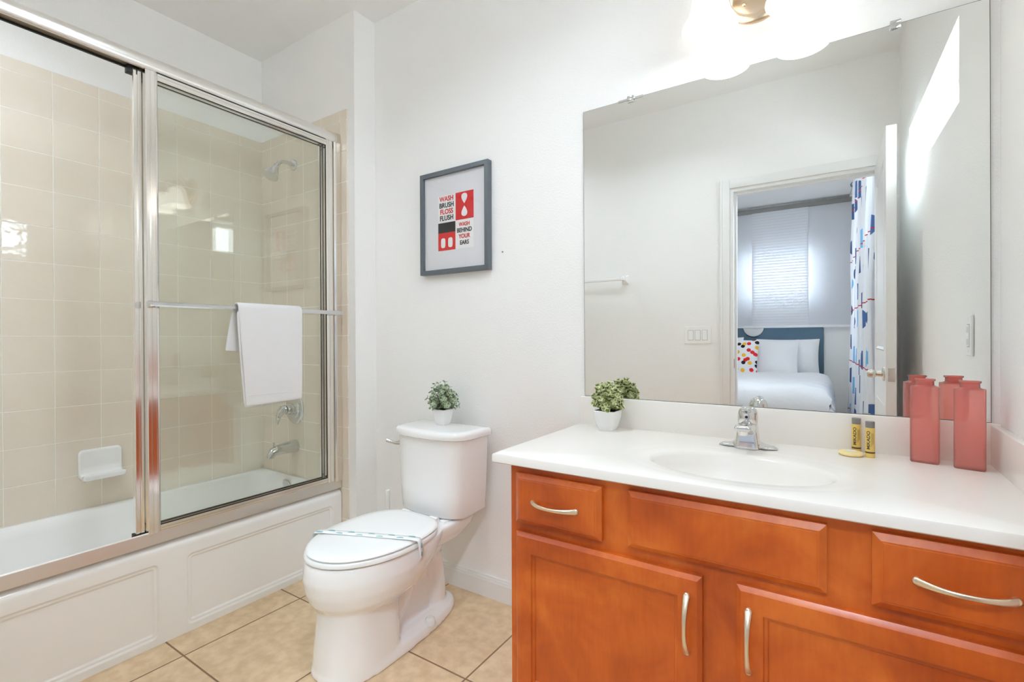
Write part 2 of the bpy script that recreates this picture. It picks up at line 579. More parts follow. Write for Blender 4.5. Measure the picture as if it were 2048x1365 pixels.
def text_bm(s, size, loc, xdir, updir, depth=.0004, font_shear=0.0, squeeze=1.0):
    cu = bpy.data.curves.new('t', 'FONT')
    cu.body = s
    cu.size = size
    cu.extrude = depth
    cu.align_x = 'CENTER'
    cu.align_y = 'CENTER'
    cu.shear = font_shear
    cu.offset = size * .022
    o = bpy.data.objects.new('t', cu)
    C.objects.link(o)
    dg = bpy.context.evaluated_depsgraph_get()
    me = bpy.data.meshes.new_from_object(o.evaluated_get(dg))
    x = Vector(xdir).normalized() * squeeze; u = Vector(updir).normalized(); n = Vector(xdir).normalized().cross(u)
    mw = Matrix.Translation(loc) @ Matrix((x, u, n)).transposed().to_4x4()
    me.transform(mw)
    bpy.data.objects.remove(o)
    bm = bmesh.new(); bm.from_mesh(me)
    return bm

def rrect(cx, cy_, hx, hy, r, n=6):
    """rounded rectangle ring (list of (a,b)), counter-clockwise"""
    out = []
    for sx, sy, a0 in ((1, 1, 0), (-1, 1, PI / 2), (-1, -1, PI), (1, -1, 3 * PI / 2)):
        for i in range(n + 1):
            a = a0 + PI / 2 * i / n
            out.append((cx + sx * (hx - r) + r * math.cos(a), cy_ + sy * (hy - r) + r * math.sin(a)))
    return out

def copy_tree(o, parent=None):
    c = o.copy()
    C.objects.link(c)
    if parent is not None:
        c.parent = parent
    for ch in [q for q in bpy.data.objects if q.parent == o]:
        copy_tree(ch, c)
    return c

# ================================================================== THE ROOM
XW, YS, XS, CL = -2.762, 1.567, -1.9514, 2.73
YB = 1.70                      # vanity wall
YF = -0.08                     # wall with the door
struct('floor', box(NB(), -2.9, .5, -.20, 1.85, -.1, 0), 'floor')
struct('ceiling', box(NB(), -2.9, .5, -.20, 1.85, CL, CL + .1), 'ceil')
struct('wall_back', box(NB(), XS, .5, YB, YB + .12, 0, CL), 'wall')
w = struct('wall_shower', box(NB(), -2.9, XS, YS + .006, YB + .12, 0, CL, 0), 'wall')
bm = box(NB(), XW, -2.005, YS, YS + .006, 0, 2.2574)
obj('tile_surround', bm, 'tile_s', w, label='beige glazed square tiles beside the tub fixtures')
w = struct('wall_left', box(NB(), -2.9, XW - .006, -.08, YS + .006, 0, CL), 'wall')
bm = box(NB(), XW - .006, XW, .04, YS, .30, 2.2574)
obj('tile_surround', bm, 'tile_l', w, label='beige glazed square tiles along the tub')
w = struct('wall_foot', box(NB(), -2.762, XS, YF, .036, 0, CL), 'wall')

# right wall with the high window
Y0, Y1, Z0, Z1 = .256, 1.266, 1.880, 2.160
def skew(p):
    return Vector((p.x + wx(p.y), p.y, p.z))
bm = NB()
box(bm, 0, .18, YF, 1.85, 0, Z0, fn=skew)
box(bm, 0, .18, YF, 1.85, Z1, CL, fn=skew)
box(bm, 0, .18, YF, Y0, Z0, Z1, fn=skew)
box(bm, 0, .18, Y1, 1.85, Z0, Z1, fn=skew)
struct('wall_right', bm, 'wall')
bm = NB()
for a, b, c, d in ((Y0, Y1, Z0, Z0 + .035), (Y0, Y1, Z1 - .035, Z1), (Y0, Y0 + .035, Z0 + .035, Z1 - .035), (Y1 - .035, Y1, Z0 + .035, Z1 - .035)):
    box(bm, .095, .145, a, b, c, d, .004, fn=skew)
win = struct('window_1', bm, 'trim')
obj('pane', box(NB(), .118, .122, Y0 + .03, Y1 - .03, Z0 + .03, Z1 - .03, fn=skew), 'pane', win)

# wall with the doorway (seen in the mirror)
DX0, DX1, DZ = -.554, .252, 2.09
bm = NB()
box(bm, XS, DX0, YF - .12, YF, 0, CL)
box(bm, DX1, .5, YF - .12, YF, 0, CL)
box(bm, DX0, DX1, YF - .12, YF, DZ, CL)
struct('wall_front', bm, 'wall')
bm = NB()      # casing and jamb lining
cw = .062
for s, y0, y1 in ((1, YF, YF + .016), (-1, YF - .136, YF - .12)):
    box(bm, DX0 - cw, DX0 - .004, y0, y1, 0, DZ + cw, .005)
    box(bm, DX0 - .004, DX1 + .004, y0, y1, DZ + .004, DZ + cw, .005)
    box(bm, DX1 + .004, DX1 + .05, y0, y1, 0, DZ + cw, .005)
    box(bm, DX0 - cw, DX0 - cw + .014, y0 - (.006 if s < 0 else 0), y1 + (.006 if s > 0 else 0), 0, DZ + cw, .003)
box(bm, DX0, DX0 + .016, YF - .12, YF, 0, DZ)
box(bm, DX1 - .016, DX1, YF - .12, YF, 0, DZ)
box(bm, DX0 + .016, DX1 - .016, YF - .12, YF, DZ - .016, DZ)
box(bm, DX0 + .016, DX0 + .028, YF - .09, YF - .05, 0, DZ - .016)
box(bm, DX0 + .028, DX1 - .016, YF - .09, YF - .05, DZ - .028, DZ - .016)
casing = struct('trim_1', bm, 'trim')
obj('strike_plate', box(NB(), DX0 + .0155, DX0 + .0175, YF - .045, YF - .015, .915, .975), 'nickel', casing, label='metal strike plate')

# door leaf, swung open against the right wall
door = thing('door_1', None, None, (.235, -.06, 0), kind='structure')
dx0, dx1, dy0, dy1 = .206, .244, -.062, .625
bm = NB()
def panel_rings(a0, a1, z0, z1, off, s):
    # raised moulded panel on face x=off, pointing along s
    rings = []
    for ins, h in ((0, 0), (.012, -.006), (.024, -.006), (.034, .001), (.05, .001)):
        rings.append([(off + s * h, a0 + ins, z0 + ins), (off + s * h, a1 - ins, z0 + ins), (off + s * h, a1 - ins, z1 - ins), (off + s * h, a0 + ins, z1 - ins)])
    return rings
box(bm, dx0 + .007, dx1, dy0, dy1, .012, 2.068)
ST = .11
zs = ((.25, .80), (1.05, 1.95))
box(bm, dx0, dx0 + .007, dy0, dy0 + ST, .012, 2.068)
box(bm, dx0, dx0 + .007, dy1 - ST, dy1, .012, 2.068)
for a, b in ((.012, zs[0][0]), (zs[0][1], zs[1][0]), (zs[1][1], 2.068)):
    box(bm, dx0, dx0 + .007, dy0 + ST, dy1 - ST, a, b)
obj('leaf', bm, 'trim', door)
for a, b in zs:
    bm = NB()
    rg = []
    for ins, h in ((0, .007), (.006, -.001), (.018, .006), (.05, .002), (.055, .002)):
        rg.append([(dx0 + h, dy0 + ST + ins, a + ins), (dx0 + h, dy1 - ST - ins, a + ins), (dx0 + h, dy1 - ST - ins, b - ins), (dx0 + h, dy0 + ST + ins, b - ins)])
    loft(bm, rg, False, True)
    obj('panel', bm, 'trim', door)
kn = obj('knob', lathe(NB(), [(.033, 0), (.033, .004), (.030, .008), (.014, .012), (.012, .03), (.016, .034), (.019, .045), (.018, .058), (.012, .066), (.0, .067)], (dx0, .558, .945), (-1, 0, 0), 28), 'nickel', door, label='satin metal door knob')
bm = box(NB(), .213, .238, dy1, dy1 + .002, .915, .975, 0)
lp = obj('latch_plate', bm, 'nickel', door, label='metal latch plate on the door edge')
obj('latch_bolt', lathe(NB(), [(.009, 0), (.009, .008), (.0, .008)], (.2255, dy1 + .002, .945), 'y', 16), 'nickel', lp)

# baseboards
def baseboard(name, x0, x1, y0, y1):
    bm = NB()
    box(bm, x0, x1, y0, y1, 0, .072)
    if y1 - y0 < x1 - x0:
        box(bm, x0, x1, y0 + .003, y1, .072, .082)
        box(bm, x0, x1, y0 + .007, y1, .082, .092)
    else:
        box(bm, x0, x1 - .003, y0, y1, .072, .082)
        box(bm, x0, x1 - .007, y0, y1, .082, .092)
    struct(name, bm, 'trim')
baseboard('baseboard_back', XS + .014, -.757, YB - .014, YB)
baseboard('baseboard_shower', XS, XS + .014, YS + .006, YB)

# ================================================================== BEDROOM BEYOND THE DOOR
FY = -3.41
struct('floor', box(NB(), -2.6, .6, -3.6, -.20, -.1, 0), 'carpet')
struct('ceiling', box(NB(), -2.6, .6, -3.6, -.20, CL, CL + .1), 'ceil')
bm = NB()
bw = (-1.0, -.11, 1.56, 2.18)
box(bm, -2.6, bw[0], FY - .12, FY, 0, CL); box(bm, bw[1], .6, FY - .12, FY, 0, CL)
box(bm, bw[0], bw[1], FY - .12, FY, 0, bw[2]); box(bm, bw[0], bw[1], FY - .12, FY, bw[3], CL)
struct('wall_bedroom_far', bm, 'wall')
bm = NB()
for a, b, c, d in ((bw[0], bw[1], bw[2], bw[2] + .04), (bw[0], bw[1], bw[3] - .04, bw[3]), (bw[0], bw[0] + .04, bw[2] + .04, bw[3] - .04), (bw[1] - .04, bw[1], bw[2] + .04, bw[3] - .04)):
    box(bm, a, b, FY - .09, FY - .04, c, d)
win = struct('window_2', bm, 'trim')
obj('pane', box(NB(), bw[0] + .03, bw[1] - .03, FY - .067, FY - .063, bw[2] + .03, bw[3] - .03), 'pane', win)
def skb(p):
    return Vector((p.x + bx_(p.y), p.y, p.z))
ry0, ry1, rz0, rz1 = -2.12, -1.42, .9, 2.2
bm = NB()
box(bm, 0, .15, FY - .1, -.2, 0, rz0, fn=skb); box(bm, 0, .15, FY - .1, -.2, rz1, CL, fn=skb)
box(bm, 0, .15, FY - .1, ry0, rz0, rz1, fn=skb); box(bm, 0, .15, ry1, -.2, rz0, rz1, fn=skb)
struct('wall_bedroom_right', bm, 'wall')
bm = NB()
for a, b, c, d in ((ry0, ry1, rz0, rz0 + .05), (ry0, ry1, rz1 - .05, rz1), (ry0, ry0 + .05, rz0 + .05, rz1 - .05), (ry1 - .05, ry1, rz0 + .05, rz1 - .05)):
    box(bm, .06, .11, a, b, c, d, fn=skb)
win = struct('window_3', bm, 'trim')
obj('pane', box(NB(), .083, .087, ry0 + .04, ry1 - .04, rz0 + .04, rz1 - .04, fn=skb), 'pane', win)
struct('wall_bedroom_left', box(NB(), -2.6, -2.5, -3.5, -.2, 0, CL), 'wall')
bm = box(NB(), -2.6, XS, -.2, -.08, 0, CL)
struct('wall_bedroom_near', bm, 'wall')
t = thing('bedroom_fill_dome', 'added unseen dome lamp that brightens the bedroom', 'lamp', (-.75, -1.3, CL))  # added and unseen, fills the bedroom with light
obj('base', lathe(NB(), [(.17, -.03), (.17, 0)], (-.75, -1.3, CL), 'z', 40), 'trim', t)
obj('glass_dome', lathe(NB(), [(.0, -.12), (.06, -.115), (.11, -.095), (.145, -.06), (.155, -.03)], (-.75, -1.3, CL), 'z', 40), 'bedglass', t)

# surface mounted cylinder downlights; the one by the vanity is added fill
def downlight(x, y, label):
    t = thing('downlight_and_fill', label, 'light fixture', (x, y, CL), 'ceiling downlights')
    obj('housing', lathe(NB(), [(.0, 0), (.098, 0), (.098, -.120), (.094, -.122), (.090, -.120), (.090, -.020)], (x, y, CL), 'z', 40, True, False), 'trim', t)
    obj('lens', lathe(NB(), [(.089, -.070), (.088, -.076), (.0, -.082)], (x, y, CL), 'z', 40, True), 'domeglass', t)
downlight(-2.14, .18, 'white cylinder downlight on the ceiling over the bathtub')
downlight(-.90, .74, 'added unseen fill downlight on the ceiling between vanity and bathtub')
# added unseen spot, aimed through the door to light the bathroom's low surfaces
SPD = Vector((-.42, .72, -.56)).normalized()
SPP = Vector((.10, -.72, 2.56))
t = thing('fill_spotlight', 'added unseen fill spotlight on the bedroom ceiling aimed through the doorway', 'light fixture', (.10, -.72, CL))
obj('stem', tube(NB(), [(.10, -.72, CL), (.10, -.72, 2.60)], .012, 12), 'trim', t)
obj('housing', lathe(NB(), [(.0, -.16), (.08, -.15), (.105, -.06), (.108, .06), (.104, .062), (.100, .05), (.098, -.02)], SPP, SPD, 36, True, False), 'trim', t)
obj('lens', lathe(NB(), [(.097, .030), (.096, .036), (.0, .040)], SPP, SPD, 36, True), 'spotglass', t)

# bed
bed = thing('bed', 'white double bed with slate blue headboard seen through the doorway', 'bed', (-.83, -2.2, 0))
obj('base', box(NB(), -1.58, -.08, -3.34, -1.16, .06, .34, .015), 'linen', bed)
obj('mattress', box(NB(), -1.59, -.07, -3.34, -1.15, .34, .62, .05, 4), 'linen', bed)
obj('headboard', box(NB(), -1.68, -.075, FY + .003, FY + .045, .2, 1.235, .012), 'headboard', bed, label='slate blue upholstered headboard')
for x in (-1.5, -.16):
    for y in (-3.2, -1.3):
        obj('leg', box(NB(), x - .03, x + .03, y - .03, y + .03, 0, .06), 'blackframe', bed)
# duvet: draped grid with ruffled hem
random.seed(3)
bm = NB()
nx, ny = 60, 72
gx0, gx1, gy0, gy1 = -1.95, .25, -3.0, -.72
grid = []
for j in range(ny + 1):
    row = []
    for i in range(nx + 1):
        u = gx0 + (gx1 - gx0) * i / nx
        v = gy0 + (gy1 - gy0) * j / ny
        # fold the overhang down past the mattress edge
        ex0, ex1, ey1 = -1.61, -.05, -1.13
        def fold(p, lo, hi):
            if p < lo: return lo, lo - p
            if p > hi: return hi, p - hi
            return p, 0.0
        x, dxx = fold(u, ex0, ex1)
        y, dyy = fold(v, -9, ey1)
        d = max(dxx, dyy) if not (dxx and dyy) else math.hypot(dxx, dyy)
        puff = .055 * min(1, (min(u - gx0, gx1 - u, gy1 - v) / .45) if min(u - gx0, gx1 - u, gy1 - v) > 0 else 0)
        z = .645 + puff - d * .95 + .006 * math.sin(u * 17 + v * 5) + .005 * math.sin(v * 23)
        out = .02 * min(1, d / .1) + (.013 * math.sin((u + v) * 60) * min(1, d / .15))
        rd = .03 * (1 - math.exp(-d / .05))
        x += (out + rd) * (1 if u > ex1 else (-1 if u < ex0 else 0))
        y += (out + rd) if v > ey1 else 0
        row.append(bm.verts.new((x, y, max(z, .3))))
    grid.append(row)
for j in range(ny):
    for i in range(nx):
        bm.faces.new((grid[j][i], grid[j][i + 1], grid[j + 1][i + 1], grid[j + 1][i]))
o = obj('duvet', bm, 'linen', None, 80)
s = o.modifiers.new('thick', 'SOLIDIFY'); s.thickness = .02; s.offset = 1
tag(o, 'white duvet with ruffled hem spread over the bed', 'duvet')

def pillow_bm(w, h, t, n=18, m_=14):
    bm = NB()
    for sgn in (1, -1):
        g = []
        for j in range(m_ + 1):
            r = []
            for i in range(n + 1):
                a = i / n * 2 - 1; b = j / m_ * 2 - 1
                th = t / 2 * (max(0, 1 - abs(a) ** 2.6) ** .5) * (max(0, 1 - abs(b) ** 2.6) ** .5)
                k = 1 - .06 * (1 - abs(a)) * abs(b) ** 2 if True else 1
                pin = 1 - .05 * (1 - b * b)
                pin2 = 1 - .05 * (1 - a * a)
                r.append(bm.verts.new((a * w / 2 * pin, sgn * th, b * h / 2 * pin2)))
            g.append(r)
        for j in range(m_):
            for i in range(n):
                f = (g[j][i], g[j][i + 1], g[j + 1][i + 1], g[j + 1][i])
                bm.faces.new(f if sgn > 0 else f[::-1])
    bmesh.ops.remove_doubles(bm, verts=bm.verts[:], dist=.0004)
    return bm
def pillow(name, w, h, t, loc, lean, rz, material, label, cat, group=None):
    o = obj(name, pillow_bm(w, h, t), material, None, 60)
    o.location = loc
    o.rotation_euler = (lean, 0, rz)
    return tag(o, label, cat, group)
pillow('pillow', .66, .46, .17, (-.44, -3.21, .875), math.radians(14), -.04, 'linen', 'white pillow at the back, its corner poking out furthest right', 'pillow', 'white bed pillows')
pillow('pillow', .70, .46, .18, (-.66, -3.02, .875), math.radians(20), .02, 'linen', 'white pillow on the right of the bed, in front of the hindmost one', 'pillow', 'white bed pillows')
pillow('pillow', .70, .46, .18, (-1.24, -3.04, .90), math.radians(17), 0, 'linen', 'white pillow behind the colourful spotted cushion', 'pillow', 'white bed pillows')
pillow('cushion', .48, .46, .14, (-.935, -2.80, .875), math.radians(22), .06, 'cushion', 'square cushion with red, black and yellow spots on bed', 'cushion')

# round plaque over the headboard, blind, curtain, frame
o = obj('wall_plaque', lathe(NB(), [(.115, 0), (.115, .018), (.108, .022), (.0, .022)], (-.815, FY + .046, 1.245), 'y', 40), 'white')
tag(o, 'white round plaque on headboard, half hidden by the blind', 'plaque')
t = thing('panel_blind', 'grey and white sliding panel blind above the bed', 'blind', (-.7, -3.3, 1.25))
obj('rail', box(NB(), -2.0, .2, -3.345, -3.285, 2.655, 2.705, .004), 'greycap', t, label='grey blind rail')
def sheet(x0, x1, y, z0, z1):
    return box(NB(), x0, x1, y, y + .003, z0, z1)
for x0, x1, y, k in ((-1.45, -.80, -3.335, 'shade_sheer'), (-.826, -.226, -3.315, 'woven'), (-.25, .195, -3.335, 'shade_sheer'), (-2.0, -1.43, -3.325, 'shade_sheer')):
    p = obj('panel', sheet(x0, x1, y, 1.245, 2.655), k, t)
    obj('bottom_bar', box(NB(), x0, x1, y - .004, y + .007, 1.235, 1.262), 'white', p)
t = thing('curtain', 'white curtain with blue spots hanging beside bedroom window', 'curtain', (.2, -1.8, 0))
bm = NB()
rings = []
yy0, yy1 = -2.15, -.42
n = 70
for k in range(13):
    z = 2.52 - (2.52 - .06) * k / 12
    sp = 1.0 + .08 * k / 12
    r = []
    for i in range(n + 1):
        s_ = i / n
        y = (yy0 + yy1) / 2 + (s_ - .5) * (yy1 - yy0) * sp
        amp = .016 + .020 * k / 12
        x = bx_(y) - .075 - .012 * k / 12 + amp * math.sin(s_ * 2 * PI * 15 + .5 * math.sin(k * .7)) + .006 * math.sin(s_ * 31 + k)
        r.append((x, y, z))
    rings.append(r)
loft(bm, rings, False, False, closed=False)
cl = obj('cloth', bm, 'curtain', t, 80)
s = cl.modifiers.new('thick', 'SOLIDIFY'); s.thickness = .002
for i in range(7):
    y = -2.13 + i * .28
    bm = NB()
    lathe(bm, [(.021, -.014), (.026, -.014), (.026, .014), (.021, .014)], (bx_(y) - .075, y, 2.535), (0.3, 1, 0), 16, False, False)
    tb_ = obj('tab_top', bm, 'headboard', t, label='blue tie along the curtain top')
    s = tb_.modifiers.new('thick', 'SOLIDIFY'); s.thickness = .003
t = thing('curtain_rod', 'slim grey curtain rod along the right bedroom wall', 'curtain rod', (.2, -1.7, 2.54))
obj('rod', tube(NB(), [(bx_(-2.6) - .075, -2.6, 2.54), (bx_(-.7) - .075, -.7, 2.54)], .009, 14), 'nickel', t)
for y in (-2.5, -.8):
    obj('bracket', box(NB(), bx_(y) - .08, bx_(y), y - .01, y + .01, 2.52, 2.535), 'nickel', t)
t = thing('wall_picture', 'thin black framed picture on bedroom wall beside the curtain', 'picture', (.24, -2.75, 1.3))
obj('frame', box(NB(), -.028, 0, -3.05, -2.62, 1.33, 2.0, .003, fn=skb), 'blackframe', t)
obj('print', box(NB(), -.0305, -.028, -3.02, -2.65, 1.36, 1.97, fn=skb), 'paper', t)

# ================================================================== BATHTUB
tub = thing('bathtub', 'white alcove bathtub with embossed apron panels', 'bathtub', (-2.41, .8, 0))
XA = -2.0555
ty0, ty1 = .042, YS - .002
tz = .361
# apron: dense sheet with two recessed panels
def sd_rr(y, z, c0, c1, d0, d1, r):
    qy = abs(y - (c0 + c1) / 2) - (c1 - c0) / 2 + r
    qz = abs(z - (d0 + d1) / 2) - (d1 - d0) / 2 + r
    return math.hypot(max(qy, 0), max(qz, 0)) + min(max(qy, qz), 0) - r
def smooth(a, b, x):
    t_ = min(1, max(0, (x - a) / (b - a)))
    return t_ * t_ * (3 - 2 * t_)
def apron_depth(y, z):
    d = 0
    for c0, c1 in ((-.4, .7715), (.865, 1.515)):
        s_ = -sd_rr(y, z, c0, c1, .026, .297, .022)
        d += .0045 * smooth(0, .005, s_) + .0045 * smooth(.014, .019, s_)
    return d
bm = NB()
ys_ = [ty0 + (ty1 - ty0) * i / 460 for i in range(461)]
zs_ = [.0 + .335 * i / 112 for i in range(113)]
g = []
for z in zs_:
    r = []
    for y in ys_:
        r.append(bm.verts.new((XA - apron_depth(y, z), y, z)))
    g.append(r)
# rolled top edge
for k in range(1, 7):
    a = PI / 2 * k / 6
    g.append([bm.verts.new((XA - .026 * (1 - math.cos(a)), y, .335 + .026 * math.sin(a))) for y in ys_])
g.append([bm.verts.new((XA - .085, y, tz + .001)) for y in ys_])
g.append([bm.verts.new((XA - .085, y, 0)) for y in ys_])
for a, b in zip(g, g[1:]):
    for i in range(len(ys_) - 1):
        bm.faces.new((a[i], a[i + 1], b[i + 1], b[i]))
obj('apron', bm, 'acrylic', tub, 50)
# rim and bowl
bm = NB()
N6 = 10
def tr(x0, x1, y0, y1, r, z):
    return [(a, b, z) for a, b in rrect((x0 + x1) / 2, (y0 + y1) / 2, (x1 - x0) / 2, (y1 - y0) / 2, r, N6)]
bx0, bx1 = XW + .001, XA - .03
rg = [tr(bx0, bx1, ty0, ty1, .004, .30), tr(bx0, bx1, ty0, ty1, .004, tz + .008), tr(bx0 + .012, bx1 - .004, ty0 + .012, ty1 - .008, .01, tz + .014),
      tr(bx0 + .045, bx1 - .045, .13, ty1 - .026, .10, tz + .012), tr(bx0 + .054, bx1 - .054, .14, ty1 - .036, .10, tz + .002),
      tr(bx0 + .062, bx1 - .062, .155, ty1 - .044, .10, tz - .03), tr(bx0 + .085, bx1 - .085, .24, ty1 - .075, .10, .16),
      tr(bx0 + .11, bx1 - .11, .30, ty1 - .10, .10, .095), tr(bx0 + .16, bx1 - .16, .36, ty1 - .16, .08, .075)]
loft(bm, rg, False, True)
obj('bowl', bm, 'acrylic', tub, 50)
ov = obj('overflow_plate', lathe(NB(), [(.034, 0), (.034, -.004), (.029, -.009), (.012, -.010), (.0, -.010)], (-2.455, 1.523, .332), (0, 1, .25), 28), 'chrome', tub, label='chrome overflow plate')
obj('drain', lathe(NB(), [(.03, .075), (.03, .079), (.022, .08), (.0, .079)], (-2.45, 1.33, 0), 'z', 28), 'chrome', tub, label='chrome drain')

# ================================================================== SHOWER ENCLOSURE
XH = -2.058
t = thing('shower_door_frame', 'polished aluminium shower surround with header rail and tub track', 'shower frame', (XH, .8, .36))
# header: curved front profile swept along y
prof = [(-2.112, 2.092), (-2.112, 2.140), (-2.106, 2.1425), (-2.062, 2.1425), (-2.056, 2.139), (-2.052, 2.131), (-2.050, 2.121), (-2.050, 2.108), (-2.052, 2.098), (-2.056, 2.092), (-2.062, 2.090), (-2.064, 2.098), (-2.106, 2.098), (-2.108, 2.090)]
bm = NB()
loft(bm, [[(x, y, z) for x, z in prof] for y in (ty0, 1.545)])
hd = obj('header', bm, 'header', t, 25)
obj('roller_channel', box(NB(), -2.1055, -2.0645, ty0, 1.545, 2.0955, 2.0985), 'channel', hd, label='dark roller channel under the header')
obj('channel_seal', box(NB(), -2.1055, -2.100, ty0, 1.545, 2.0895, 2.0955), 'black', hd, label='black seal along the header channel')
bm = NB()
loft(bm, [[(x * 1.0 + (.0015 if x > -2.07 else 0), y, z + (.0015 if z > 2.12 else -.001)) for x, z in prof] for y in (1.545, YS - .001)])
obj('end_cap', bm, 'nickel', hd)
prof = [(-2.118, .362), (-2.118, .378), (-2.110, .384), (-2.104, .378), (-2.070, .390), (-2.068, .4065), (-2.0645, .4075), (-2.060, .404), (-2.0535, .366), (-2.0535, .362)]
bm = NB()
loft(bm, [[(x, y, z + .0115) for x, z in prof] for y in (ty0, YS - .001)])
obj('bottom_track', bm, 'track', t, 25)
bm = NB()
prof = [(-2.108, 1.528), (-2.108, YS - .001), (-2.048, YS - .001), (-2.045, 1.560), (-2.045, 1.532), (-2.050, 1.526), (-2.058, 1.5255), (-2.060, 1.530), (-2.100, 1.530)]
loft(bm, [[(x, y, z) for x, y in prof] for z in (.412, 2.090)])
obj('wall_jamb', bm, 'satin', t, 25)

def sliding_panel(label, xg, y0, y1, rails, sw):
    t = thing('shower_door_panel', label, 'shower door', (xg, (y0 + y1) / 2, .42))
    zt, zb = 2.088, .416
    def stile(ya, yb, lead):
        # ribbed aluminium section; lead = side facing the glass
        bm = NB()
        d = 1 if lead > 0 else -1
        a, b = (ya, yb)
        w = b - a
        pr_ = [(xg - .011, a), (xg + .009, a), (xg + .0115, a + w * .06), (xg + .0115, a + w * .30), (xg + .0095, a + w * .34), (xg + .0095, a + w * .40),
               (xg + .012, a + w * .44), (xg + .012, a + w * .74), (xg + .010, a + w * .78), (xg + .010, a + w * .86), (xg + .008, b), (xg - .011, b)]
        loft(bm, [[(x, y, z) for x, y in pr_] for z in (zb, zt)])
        return bm
    obj('stile', stile(y0, y0 + sw, 1), 'satin', t, 20)
    obj('stile', stile(y1 - sw, y1, -1), 'satin', t, 20)
    if rails:
        for za, zb_, nm in ((zt - .026, zt - .002, 'top_rail'), (zb + .002, zb + .024, 'bottom_rail')):
            bm = NB()
            h = zb_ - za
            pr_ = [(xg - .010, za), (xg + .008, za), (xg + .010, za + h * .15), (xg + .010, za + h * .45), (xg + .008, za + h * .5), (xg + .008, za + h * .6), (xg + .0105, za + h * .66), (xg + .0105, zb_), (xg - .010, zb_)]
            loft(bm, [[(x, y, z) for x, z in pr_] for y in (y0 + sw, y1 - sw)])
            obj(nm, bm, 'satin', t, 20)
        ga, gb, gc, gd = y0 + sw, y1 - sw, zb + .024, zt - .026
        bm = NB()
        for x in (xg + .003,):
            for a in ((ga, gb, gd - .003, gd), (ga, gb, gc, gc + .003), (ga, ga + .001, gc, gd), (gb - .0025, gb, gc, gd)):
                box(bm, x, x + .004, *a)
        box(bm, xg - .004, xg + .0095, y0 + sw, y1 - sw, zt - .0025, zt + .003)  # black strip painting the shade between header and top rail
        obj('gasket', bm, 'black', t, label='black rubber gasket with painted shade strip on top')
    else:
        ga, gb, gc, gd = y0 + sw, y1 - sw, zb - .02, zt + .005
    obj('glass', box(NB(), xg - .0025, xg + .0025, ga - .004, gb + .004, gc - .004, gd + .004), 'glass', t, label='clear glass pane')
    return t
outer = sliding_panel('clear sliding shower panel at the front with towel bar', -2.060, .739, 1.521, True, .038)
inner = sliding_panel('clear sliding shower panel at the rear, pushed behind the towel bar panel', -2.090, .711, 1.511, True, .035)
inner_top = obj('roller_bracket', box(NB(), -2.104, -2.080, .696, .732, 2.068, 2.10, .002), 'black', inner, label='black roller bracket')
obj('guide_block', box(NB(), -2.106, -2.078, .706, .748, .392, .420, .002), 'black', inner, label='black guide block')
obj('pull_button', lathe(NB(), [(.008, 0), (.008, .006), (.0, .008)], (-2.101, .722, 1.247), (-1, 0, 0), 16), 'black', inner)
# towel bar of the outer panel
bx_bar, zbar = -2.012, 1.245
bm = NB()
prof = [(-.005, -.009), (.003, -.009), (.006, -.004), (.006, .005), (.003, .009), (-.005, .009)]
loft(bm, [[(bx_bar + a, y, zbar + b) for a, b in prof] for y in (.735, 1.546)])
tb = obj('towel_bar', bm, 'chrome', outer, 25, label='chrome towel bar')
for y in (.747, 1.513):
    obj('bracket', box(NB(), -2.049, bx_bar - .003, y - .012, y + .012, zbar - .012, zbar + .012, .003), 'chrome', tb)

# towel over the bar
def towel():
    t = NB()
    R_bar = .016
    zc_ = zbar
    path = []
    for i in range(19):
        path.append((bx_bar + R_bar + .004 * math.sin(i / 18 * PI), .848 + (zc_ - .848) * i / 18, 'f'))
    for i in range(1, 9):
        a = PI * i / 9
        path.append((bx_bar + math.cos(a) * R_bar, zc_ + math.sin(a) * R_bar, 'o'))
    for i in range(1, 10):
        path.append((bx_bar - R_bar - .002, zc_ - (zc_ - 1.07) * i / 9, 'b'))
    rings = []
    n = 26
    for x, z, k in path:
        r = []
        for i in range(n + 1):
            s_ = i / n
            yl, yr = 1.030, 1.312
            if k == 'f':
                f = (zc_ - z) / (zc_ - .848)
                yl += .028 * f ** 1.2
                yr -= .004 * f
                dz = -.006 * (1 - s_) * f
            else:
                dz = 0
            if k == 'b':
                f = (zc_ - z) / (zc_ - 1.07)
                yl -= .030 * f + .003
                yr -= .12 * f
                dz = -.015 * s_ * f
            y = yl + (yr - yl) * s_
            wv = .0016 * math.sin(s_ * 9 + z * 14)
            r.append((x + wv * (1 if k == 'f' else .5), y, z + dz))
        rings.append(r)
    loft(t, rings, False, False, closed=False)
    return t
t = thing('towel', 'folded white towel draped over the shower door bar', 'towel', (bx_bar, 1.17, zbar))
o = obj('outer_fold', towel(), 'towel', t, 60)
s = o.modifiers.new('thick', 'SOLIDIFY'); s.thickness = .007; s.offset = 1
s = o.modifiers.new('round', 'SUBSURF'); s.levels = 1; s.render_levels = 1
# under layer of the fold, peeping out along the left edge and bottom
bm = NB()
rings = []
for i in range(13):
    f = i / 12
    z = zbar - .01 - (zbar - .01 - .838) * f
    rings.append([(bx_bar + .012, 1.024 + .029 * f ** 1.2 + (1.300 - 1.024 - .029 * f) * s_ / 12, z - .004 * (1 - s_ / 12) * f + .009 * (s_ / 12) * f) for s_ in range(13)])
loft(bm, rings, False, False, closed=False)
o = obj('under_fold', bm, 'towel', t, 60)
s = o.modifiers.new('thick', 'SOLIDIFY'); s.thickness = .007; s.offset = -1
s = o.modifiers.new('round', 'SUBSURF'); s.levels = 1; s.render_levels = 1
bm = NB()
box(bm, bx_bar + .0245, bx_bar + .0262, 1.0585, 1.3045, .885, .889, .0006)
obj('hem_stitching', bm, 'towel', t)

